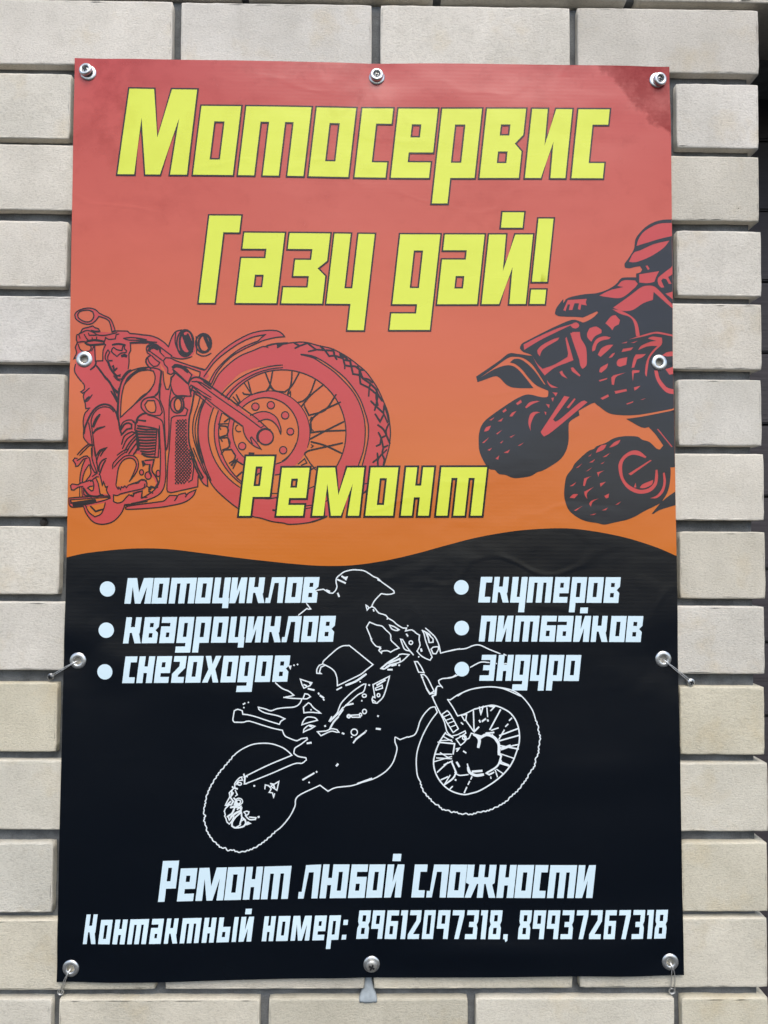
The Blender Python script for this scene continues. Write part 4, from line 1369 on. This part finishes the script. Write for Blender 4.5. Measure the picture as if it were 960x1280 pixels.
# enduro motorcycle --------------------------------------------------
DI = '''
D1 530,365 580,355 620,350 650,370 690,395 730,398 760,370 780,320 770,270 775,215 820,175 870,140 960,118 | D2 350,118 430,128 490,160 550,200 600,220 640,260 710,310 790,370 795,395 760,408 700,412 640,402 600,440 550,500 525,555 560,575 580,600 610,635 690,660 720,695 780,730 830,775 900,815 | D6 425,240 415,268 480,258 520,290 555,310 550,360 560,410 530,470 570,515 620,545 660,560 680,530 660,480 620,380 600,300 580,260
3: D1 655,362 690,375
3: D1 790,235 880,275
3: D1 840,195 870,215 895,210 885,235
3: D1 790,400 805,435
D1 415,520 465,585 440,590 420,580 320,660
3: D2 600,235 620,245
D2 525,560 490,575 470,600 455,540 480,555 490,575
2.6: D2 545,595 550,610
D2 715,695 710,710
D6 55,180 80,190 130,210 180,220 220,260 265,305 270,360 310,400 350,440 310,455 265,480 230,465 180,470 175,490 150,465 165,430 120,420 75,365 70,340 25,230 z
D6 65,345 80,350
2.4: D6 150,425 165,445 150,460
D6 255,210 300,225 350,255 330,265 280,250 z
3: D6 335,255 345,258
2.4: D6 435,215 438,218
2.6: D6 425,300 437,318
D6 365,350 385,355 430,430 495,510 460,470 405,450 z
E D6 468,385 18,18
3.4: D6 570,450 575,468
2.4: D6 545,525 548,528
D6 580,260 640,300 690,350 690,380 650,385
D6 615,240 660,280 710,330 745,400 765,490
2.4: D6 620,290 640,330 650,380
2: D6 600,270 650,300 670,330
D6 670,450 690,430 740,425 745,450 720,495 690,495 z
D6 765,490 860,465 960,445 | L3 0,768 60,752 160,742 230,715 290,710 380,750 480,790
2.2: L3 515,795 535,805
L3 205,915 300,868 380,872
1.6: L3 515,885 535,880 545,885
2: L3 445,880 447,882
D6 505,575 535,575 570,625 600,685 545,680 z
D6 570,705 600,705 640,750 700,870 660,895 620,830 z
D6 575,735 590,730
D6 960,700 870,735 780,745 745,765 750,790 785,835
L3 70,985 40,1005 0,1012
D6 765,820 735,820 715,850 710,905 685,915 695,960
D4 945,320 850,375 770,440 810,445 870,410 960,380 960,340
D6 350,505 380,498 450,505 370,575 250,610 200,650 170,645 240,590 340,520 z
3.4: D6 250,590 350,550
3.2: D6 280,615 320,605
3.2: D6 240,655 280,655
3: D6 350,610 353,612
D4 690,605 855,520 845,560 795,720 730,790 690,785 680,750 690,725 710,735 z
3.2: D4 730,610 810,560
D4 715,640 780,610 785,640 720,660 z
E D4 745,710 14,16
2.2: D4 690,760 715,775
D4 185,395 195,370 350,235 440,215 480,235 690,405 620,460 570,500 450,560 335,615 330,540 310,480 270,440 215,410 185,395
D4 185,400 155,410 130,450 128,490 175,495 155,480 170,430 215,410
3: D4 420,610 520,570 620,500
2.6: D4 330,655 375,632
2.4: D4 560,575 562,577
3: D4 650,608 654,610
D4 620,598 595,600 480,680 380,780 350,840 330,890 265,960 | D5 200,280 170,330
D4 620,598 595,675 540,705 420,810 390,840
3: D4 420,810 490,795
D5 310,190 260,255 180,335
3: D5 270,270 310,215
2.6: D5 265,285 215,340 180,405
D5 55,435 150,425 190,405 250,415 270,440 245,440 190,430 90,475 z
E D5 523,75 20,16
2.6: D5 497,125 500,127
2.6: E D5 368,280 14,14
D5 390,270 400,290 480,290 475,265 z
E D5 485,265 12,14
E D5 525,233 20,22
3: D5 658,278 662,280
3.4: D5 645,405 680,410
E D5 423,440 32,32
2.4: D5 395,487 398,490
2.8: D5 415,545 440,510
3.2: D5 440,510 530,440
2.4: D5 540,425 543,428
3.2: D5 305,450 318,455
3: D5 130,375 133,380
3.4: D5 245,775 258,760
D5 0,860 20,850
3: D5 45,835 47,837
3: DA 555,457 610,425
2.4: DA 622,418 624,420
2.4: DA 585,470 587,472
D5 835,490 880,515 960,485
D5 830,490 830,540 850,600 830,690 800,760 740,830 650,890 560,925 450,955 | DA 900,450 810,485 720,497 680,515 640,485 530,540 515,590 490,640 450,690 420,715
^DA 420,715 370,760 320,795 270,815 230,820 205,810 180,812 165,800 145,798 125,780 100,755 75,715 70,690 60,660 66,640 58,620 66,580 72,545 85,510 100,480 115,455 135,425 160,395 190,360 215,330
DA 215,330 250,305 300,282 350,275 400,278 450,295 480,315 500,335 380,385 268,440
D3 475,185 540,240 610,270 660,310 620,320 555,330 640,340 740,345 720,390 670,425 560,435 490,445 430,465 370,445 305,430 310,450 370,485 500,515 570,545 530,570 515,600 400,565 280,525 200,505 150,500 145,465 100,450 65,465 50,560 65,580 160,580 210,568 350,610 450,640 545,660 570,715 630,745 690,765 730,745 790,735 795,750 730,800 670,840 660,890 700,920 780,935 785,960
D3 785,955 740,990 | DA 510,378 400,425 268,478 262,470 265,440
D3 750,345 770,295 800,300 825,325 790,345 z
D3 725,150 800,175 840,185 820,215 790,225 760,240 740,200 z
2.6: D3 760,205 785,215
3: D3 820,190 830,200
3.2: D3 805,245 860,258
3: D3 905,290 910,298
3.4: D3 925,315 955,335
2.6: D3 955,350 960,358
D3 805,385 830,400 850,430 930,490 830,480 760,485 755,430 z
2.4: D3 830,455 832,457
D3 740,605 755,565 795,528 870,535 895,560 800,585 z
D3 755,680 760,650 810,610 870,620 830,645 780,665 z
2.6: D3 820,620 840,625
3.4: D3 795,790 830,785
2.4: D3 160,435 162,432
2.6: D3 155,400 170,390
2.4: D3 205,380 207,382
D3 610,20 630,20 625,45 z
2.6: D3 660,10 663,12
2.6: D3 695,2 698,4
L3 90,1180 150,1140 250,1110 390,1095 500,1110 590,1145 670,1182
D7 263,75 280,78 340,40 430,5 520,-8 600,-5 680,10 740,40 790,90 830,150 850,210
^D7 850,210 865,250 870,290 880,330 870,390 868,430 850,470 840,520 810,560 790,600 760,640 730,680 690,715 650,755 590,790 530,815 470,825 420,840 380,835 350,838 320,825 290,825 260,812 230,808 200,780 170,765 150,740 120,710 95,670 80,620
D7 80,620 62,580 55,500 60,430 80,360 110,290 150,220 195,160 180,125 150,130 110,170 80,220 65,270 45,310 0,328
D7 263,75 300,130 330,185 380,170 440,140
D7 120,0 145,40 185,30
D7 190,0 185,45 160,55 200,140 240,220 260,290 290,320 330,310
D7 225,175 260,150 280,170 335,270 300,295 z
D7 240,190 275,175
D7 250,215 290,200
D7 265,235 305,220
D7 280,260 320,245
D7 330,310 380,285 385,300 340,330 320,340 350,380 375,360 390,340 405,335 420,300
2.2: D7 345,320 375,320 380,345
E D7 375,330 12,14
D7 355,180 390,175 385,210 375,215 z
2.4: D7 385,215 435,285
2.4: D7 435,150 440,290
2.4: D7 420,300 490,320
2: D7 440,140 530,118 570,115 620,130 680,165 720,220 740,290 740,360 720,430 690,500 640,565 570,625 480,680 420,700 370,708 300,690 240,650 190,580 170,500 185,420 215,350 250,295
2: D7 475,125 485,175 500,120
2: D7 525,130 530,190
2: D7 540,120 575,125 550,150
2.6: D7 615,145 545,275
2.4: D7 690,200 675,215
2.4: D7 665,240 650,255
2.4: D7 600,265 555,280
2.4: D7 640,280 605,340
2.6: D7 730,270 610,315
2.6: D7 735,315 610,350
2: D7 735,375 690,385 620,410
2: D7 735,405 680,395 600,380
2: D7 700,465 610,435
2.2: D7 680,520 615,500 620,480
2: D7 670,510 620,490
2: D7 635,570 590,540
2: D7 580,545 595,590
2: D7 550,590 552,600
3: D7 475,215 480,225
3.2: D7 495,220 515,205
3: D7 530,212 533,218
3: D7 440,290 470,260
4: D7 440,310 480,330 520,310 560,320 590,345 605,380 605,440
3: D7 520,300 570,295
3: D7 560,310 600,370
4.2: D7 455,315 475,345 468,392
2.6: D7 600,400 640,395 680,380
2.6: D7 605,440 620,450 605,500 580,530 520,565
4: D7 400,530 410,560 450,580 500,575
4: D7 430,555 490,550
2.4: D7 395,505 405,550
2.4: D7 520,565 540,575 570,560
D7 310,560 340,580 400,575
2.4: D7 290,490 320,560 300,600 240,645
2.4: D7 240,510 295,485
2.4: D7 195,560 265,495
2.6: D7 220,610 265,590
2: D7 240,645 280,580
2.4: D7 280,670 295,655
3: D7 315,610 318,612
2.4: D7 375,695 390,660
2.4: D7 400,640 410,620
2.4: D7 418,605 425,590
3.6: D7 325,495 340,520
2.4: D7 320,405 340,400 325,420
2.6: D7 370,420 385,430
2.4: D7 355,230 365,240
2.2: D7 185,440 290,440
2: D7 190,465 290,470
2: D7 175,490 290,455
2.2: D7 200,360 310,370 300,440
2: D7 210,350 290,345
2: D7 230,320 295,355
2: D7 245,300 300,330
2: D7 215,430 280,470
2.8: D8 480,90 490,130
D8 460,130 420,140 370,190 340,240 345,290 300,330 260,370 270,420 230,500 200,560 240,570 200,610 185,650 200,700 190,720 210,760 225,810 260,840 300,790 330,720
D8 440,130 460,180 400,190 360,250
E D8 415,235 30,20
D8 480,140 500,140 490,230
D8 500,130 540,130 | DA 268,440
D8 480,238 520,235
3: D8 310,280 315,290
3: D8 345,300 380,310
D8 350,330 380,400 350,420
2.4: D8 300,340 290,420 320,370
2.4: D8 270,430 320,500 290,550 230,550 280,500
2.6: D8 330,450 360,480 340,550 420,560
E D8 405,500 55,48
E D8 400,505 30,28
3: D8 280,590 350,580 440,600 430,640 350,680 280,740
2.6: D8 340,600 300,680 230,730
2.6: D8 440,570 380,620
2.4: D8 440,660 350,740 300,820 300,870 340,895 420,890 480,870 510,820 490,770 450,740 440,660
2.6: D8 450,740 420,840
2.4: D8 480,770 430,800
2: D8 360,890 430,850
2: D8 240,720 260,780 310,720
D8 480,660 520,645 555,655 545,690 520,710 z
2: D8 500,710 560,770 650,770 660,745 560,735
3.4: D8 695,735 705,730
2.6: D8 520,850 540,815 570,830 540,840
3: D8 635,265 637,267
D8 795,310 800,250 850,260 890,310 860,360 910,370 925,440 940,380
2.4: D8 880,230 920,240 940,290
DA 395,490 435,465 425,510 z
'''
def hatch(area, w):
    poly, _ = parse(area)
    xs = [p[0] for p in poly]; ys = [p[1] for p in poly]
    def inside(x, y):
        r = False
        for (xa, ya), (xb, yb) in zip(poly, poly[1:] + poly[:1]):
            if (ya > y) != (yb > y) and x < (xb - xa) * (y - ya) / (yb - ya) + xa: r = not r
        return r
    out = []
    rr = random.Random(3)
    for sgn, step in ((1, 4.3), (-1, 4.3)):
        c = -260.0
        while c < 320:
            run = []
            x = min(xs)
            while x <= max(xs):
                y = (min(ys) + c) + sgn * (x - min(xs)) * 1.15
                if inside(x, y): run.append((x, y))
                elif len(run) > 1:
                    out += ribbon([run[0], run[-1]], w * rr.uniform(.8, 1.25)); run = []
                else: run = []
                x += .5
            if len(run) > 1: out += ribbon([run[0], run[-1]], w)
            c += step
    return out
def two_stage(name, a1, s1, a2, mat, layer):
    """(a1 - s1) + a2 in one film"""
    V, F = cdt(a1, s1, 14.0, layer)
    o = mesh_obj(name, V, F, mat, banner, smooth=True)
    return o

o = printed('motorcycle_print', loops(CH_ADD), loops(CH_SUB), M_pink, L1, banner); o['label'] = 'red cruiser motorcycle drawing printed on the orange field'
printed('motorcycle_print', loops(CH_ADD2), [], M_pink, L2, banner)
printed('motorcycle_print', loops(CH_WHEEL_ADD), loops(CH_WHEEL_SUB), M_pink, L1 + .05, banner)
printed('motorcycle_print', loops(CH_WHEEL_ADD2), loops(CH_WHEEL_SUB2), M_pink, L2, banner)
printed('motorcycle_print', loops(CH_WHEEL_ADD3), [], M_pink, L2 + .03, banner)
printed('motorcycle_print_lines', strokes(CH_LINES, 1.55) + hatch(MESH_AREA, 1.5), [], M_ink, L3, banner, 0)
printed('motorcycle_print_lines', strokes(CH_WHEEL_LINES, 1.55), loops(FORK), M_ink, L2 + .06, banner, 0)
qo = printed('quad_bike_print_red', [[mm(p) for p in ((590, 270), (870, 270), (870, 660), (590, 660))]] and loops('\n'.join(QU_SUB.strip().splitlines()[2:])), [], M_pink, L1, banner)
o = printed('quad_bike_print', loops(QU_ADD), loops(QU_SUB), M_slate, L2, banner); o['label'] = 'dark quad bike and rider drawing cut off by the banner edge'
o = printed('enduro_bike_print', strokes(DI, 1.5, .86), [], M_linew, L3, banner, 0); o['label'] = 'white line drawing of an enduro motorcycle and helmeted rider'
# ------------------------------------------------------------------ eyelets, screws, wires
def revolve(name, prof, mat, seg=28, parent=None):
    vs, fs = [], []
    for r, d in prof:
        for s in range(seg):
            a = 2 * math.pi * s / seg
            vs.append((r * math.cos(a) / 1000, -d / 1000, r * math.sin(a) / 1000))
    for i in range(len(prof) - 1):
        for s in range(seg):
            t = (s + 1) % seg
            fs.append((i * seg + s, i * seg + t, (i + 1) * seg + t, (i + 1) * seg + s))
    me = bpy.data.meshes.new(name)
    if prof[0][0] < .5:
        fs.append(tuple(range(seg)))
    if prof[-1][0] < .5:
        fs.append(tuple(reversed(range((len(prof) - 1) * seg, len(prof) * seg))))
    me.from_pydata(vs, [], fs)
    bm = bmesh.new(); bm.from_mesh(me); bmesh.ops.recalc_face_normals(bm, faces=bm.faces); bm.to_mesh(me); bm.free()
    me.materials.append(mat)
    me.polygons.foreach_set('use_smooth', [True] * len(me.polygons))
    return me
eye_me = revolve('eyelet', [(4.9, -1.2), (4.7, 0.2), (4.9, 1.3), (5.9, 1.7), (7.3, 1.75), (8.9, 1.35), (10.0, 0.75), (10.4, 0.15), (10.2, -.3)], M_zinc)
for k, (ex, ey) in EYE.items():
    o = bpy.data.objects.new('eyelet', eye_me)
    col.objects.link(o)
    o.parent = banner; o.matrix_parent_inverse = Matrix.Translation(-banner.location)
    o.location = W(ex, ey, sheet_out(ex, ey) + .35)
    o.rotation_euler = (rnd.uniform(-.05, .05), rnd.uniform(0, 6), rnd.uniform(-.05, .05))

def local_mesh(name, me, parent, loc=(0, 0, 0), rot=(0, 0, 0)):
    o = bpy.data.objects.new(name, me)
    col.objects.link(o); o.parent = parent
    o.location = loc; o.rotation_euler = rot
    return o
def cross_mesh(name, s, w, d0, d1, mat):
    P = [(-w, s), (w, s), (w, w), (s, w), (s, -w), (w, -w), (w, -s), (-w, -s), (-w, -w), (-s, -w), (-s, w), (-w, w)]
    n = len(P)
    vs = [(x / 1000, -d0 / 1000, z / 1000) for x, z in P] + [(x / 1000, -d1 / 1000, z / 1000) for x, z in P]
    fs = [tuple(range(n)), tuple(reversed(range(n, 2 * n)))] + [(i, (i + 1) % n, n + (i + 1) % n, n + i) for i in range(n)]
    me = bpy.data.meshes.new(name); me.from_pydata(vs, [], fs)
    bm = bmesh.new(); bm.from_mesh(me); bmesh.ops.recalc_face_normals(bm, faces=bm.faces); bm.to_mesh(me); bm.free()
    me.materials.append(mat)
    return me
washer_me = revolve('washer', [(4.4, 2.2), (4.5, 4.9), (5.0, 5.6), (6.2, 5.9), (7.6, 5.5), (8.5, 4.5), (8.8, 3.2), (8.5, 2.0), (6.0, 1.6)], M_zinc)
head_me = revolve('screw_head', [(.2, 4.2), (1.6, 4.15), (3.2, 3.9), (4.2, 3.3), (4.6, 2.4), (4.2, 1.6), (2.0, 1.2), (2.0, -30.0), (.3, -33.0)], M_screw)
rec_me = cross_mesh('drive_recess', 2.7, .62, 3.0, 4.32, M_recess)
pan_me = revolve('screw_head', [(.2, 4.7), (3.4, 4.65), (5.4, 4.3), (6.8, 3.5), (7.7, 2.3), (7.6, 1.2), (2.2, .8), (2.2, -30), (.3, -33)], M_pan)
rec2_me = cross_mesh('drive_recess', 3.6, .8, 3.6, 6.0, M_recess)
def screw_at(px, off, tilt, label, big=False, H=H_BAN, base=None, scale=1.0):
    ex, ey = mm(px, H)
    ex += off[0]; ey += off[1]
    d = base if base is not None else sheet_out(ex, ey) + .6
    s = empty('screw', W(ex, ey, d))
    s.rotation_euler = tilt
    s.scale = (scale,) * 3
    if big is True:
        h = local_mesh('screw_head', pan_me, s); local_mesh('drive_recess', rec2_me, h, rot=(0, .5, 0))
    else:
        if big is False: local_mesh('washer', washer_me, s)
        h = local_mesh('screw_head', head_me, s, rot=(0, .3, 0)); local_mesh('drive_recess', rec_me, h)
    tag(s, label, 'screw', 'screws fixing the banner')
    return s
screw_at(EYELETS['a'], (-1.9, -1.9), (-.16, 0, -.16), 'tilted silver screw and washer in the corner eyelet above the letter М')
screw_at(EYELETS['b'], (-.1, -1.0), (-.08, 0, .02), 'silver screw and washer at the middle of the banner\'s top edge')
screw_at(EYELETS['c'], (2.0, .6), (.06, 0, .16), 'silver screw and washer in the eyelet at the dark stained red corner')
screw_at(EYELETS['i'], (0, .8), (.08, 0, .03), 'dull screw filling the eyelet at the middle of the banner\'s bottom edge', True)
screw_at((62.5, 846), (0, 0), (.15, 0, -.2), 'rusty small screw in the joint beside the word снегоходов holding a wire', None, H_WALL, -4.0, .95)
screw_at((863.5, 852.5), (0, 0), (.1, 0, .12), 'bright cross-head screw in the joint beside the word эндуро holding a wire', None, H_WALL, -2.5, 1.12).children[0].data = revolve('screw_head', [(.2, 4.2), (1.6, 4.15), (3.2, 3.9), (4.2, 3.3), (4.6, 2.4), (4.2, 1.6), (2.0, 1.2), (2.0, -30.0), (.3, -33.0)], M_zinc)

def tube(name, paths, r, mat, label=None, cat='wire', group=None, seg=7):
    vs, fs = [], []
    for P in paths:
        P = [W(*p) for p in smooth3(P)]
        b = len(vs)
        for i, p in enumerate(P):
            t = (P[min(i + 1, len(P) - 1)] - P[max(i - 1, 0)]).normalized()
            u = t.cross(Vector((0, 1, 0.01))).normalized(); v = t.cross(u)
            for s in range(seg):
                a = 2 * math.pi * s / seg
                vs.append(p + (u * math.cos(a) + v * math.sin(a)) * r / 1000)
        n = len(P)
        for i in range(n - 1):
            for s in range(seg):
                q = (s + 1) % seg
                fs.append((b + i * seg + s, b + (i + 1) * seg + s, b + (i + 1) * seg + q, b + i * seg + q))
        fs.append(tuple(range(b, b + seg))); fs.append(tuple(reversed(range(b + (n - 1) * seg, b + n * seg))))
    o = mesh_obj(name, vs, fs, mat, None, smooth=True)
    if label: tag(o, label, cat, group)
    return o
def smooth3(P, m=6):
    out = []
    n = len(P)
    for i in range(n - 1):
        p0, p1, p2, p3 = P[max(0, i - 1)], P[i], P[i + 1], P[min(n - 1, i + 2)]
        for s in range(m):
            t = s / m
            out.append(tuple(.5 * (2 * p1[c] + (p2[c] - p0[c]) * t + (2 * p0[c] - 5 * p1[c] + 4 * p2[c] - p3[c]) * t * t + (3 * p1[c] - p0[c] - 3 * p2[c] + p3[c]) * t ** 3) for c in range(3)))
    out.append(P[-1])
    return out
def wire(px_eye, px_rim, px_end, end_out, spread, label, straight=False):
    ex, ey = mm(px_eye); rx, ry = mm(px_rim); fx, fy = mm(px_end, H_WALL)
    so = sheet_out(ex, ey)
    dx, dy = fx - rx, fy - ry
    L = math.hypot(dx, dy); nx, ny = -dy / L, dx / L
    paths = []
    for s in (-1, 1):
        o = spread * s
        # from behind the eyelet, up through the hole, over its rim, down to the screw
        paths.append([(ex, ey, so - 2.4), (ex + (rx - ex) * .35 + nx * o * .2, ey + (ry - ey) * .35 + ny * o * .2, so + 1.5),
                      (rx + nx * o * .3, ry + ny * o * .3, so + 3.4), (rx + dx * .3 + nx * o, ry + dy * .3 + ny * o, so + 2.2),
                      (rx + dx * .7 + nx * o * 1.1, ry + dy * .7 + ny * o * 1.1, (so + 1 + end_out) / 2 + 1.6),
                      (fx + nx * o * 1.5, fy + ny * o * 1.5, end_out + 1.2), (fx + dx / L * 3.2, fy + dy / L * 3.2, end_out)])
    # turns of wire round the screw
    paths.append([(fx + 3.6 * math.cos(a * .7), fy + 3.6 * math.sin(a * .7), end_out - .6 + a * .12) for a in range(0, 20)])
    return tube('tie_wire', paths, .6, M_wire, label, 'wire', 'wires tying the banner to the wall')
wire(EYELETS['f'], (90.5, 829.5), (62.5, 846), -2.5, .8, 'twisted tie wire from the eyelet beside the word снегоходов to a rusty screw')
wire(EYELETS['g'], (834, 828.5), (863, 852), -1.0, .9, 'double tie wire from the eyelet beside the word эндуро to a bright screw')
wire(EYELETS['h'], (85.0, 1217), (73.5, 1243), -6.0, .9, 'tie wire hanging from the eyelet under the word Контактный into the joint')
wire(EYELETS['j'], (840, 1209), (842, 1242), -6.0, 2.2, 'double tie wire hanging from the eyelet under the phone number into the joint')

# pale sealant run in the joint under the bottom screw
M_seal = mat_plain('pale_sealant', (0.30, 0.34, 0.36), .8, .35, 140, .25)
vs, fs = [], []
rows = [(1212, 456, 464.5, -7.5, -5.5), (1224, 455.5, 465, -7, -4.5), (1231, 454.5, 466, -6.5, -3.6), (1237, 452.5, 468, -5.5, -2.6), (1243, 450.5, 470, -4.2, -1.6), (1247.5, 449, 471.5, -1.2, .4), (1250.5, 449, 471.5, .9, 1.4), (1253, 450, 470.5, .7, 1.1)]
nn = 10
for (py, xa, xb, oe, oc) in rows:
    for i in range(nn + 1):
        t = i / nn
        X, Y = mm((xa + (xb - xa) * t, py), H_WALL)
        k = math.sin(math.pi * t) ** .6
        vs.append(W(X, Y + 1.2 * noise.noise((X * .2, Y * .2, 0)), oe + (oc - oe) * k + .7 * noise.noise((X * .3, Y * .25, 4))))
for j in range(len(rows) - 1):
    for i in range(nn):
        a = j * (nn + 1) + i
        fs.append((a, a + nn + 1, a + nn + 2, a + 1))
seal = mesh_obj('sealant_run', vs, fs, M_seal, None, smooth=True)
seal.modifiers.new('thickness', 'SOLIDIFY').thickness = .004
seal.modifiers['thickness'].offset = -1
tag(seal, 'pale blue sealant squeezed out of the joint below the bottom screw', 'sealant')

# small dark blob in the joint on the other side
X, Y = mm((51, 652), H_WALL)
bm = bmesh.new()
bmesh.ops.create_icosphere(bm, subdivisions=3, radius=1.0)
for v in bm.verts:
    n_ = noise.noise(v.co * 2.3)
    v.co = Vector((v.co.x * .0046 * (1 + .4 * n_), v.co.y * .004, v.co.z * .0052 * (1 + .4 * n_)))
blob = bm_obj('joint_plug', bm, mat_plain('dark_plug', (.03, .028, .026), .9, .5, 300, .6), None, True)
blob.location = W(X, Y + 1, -9.0)
tag(blob, 'small dark plug in the grey joint beside the motorcycle\'s rear wheel', 'plug')
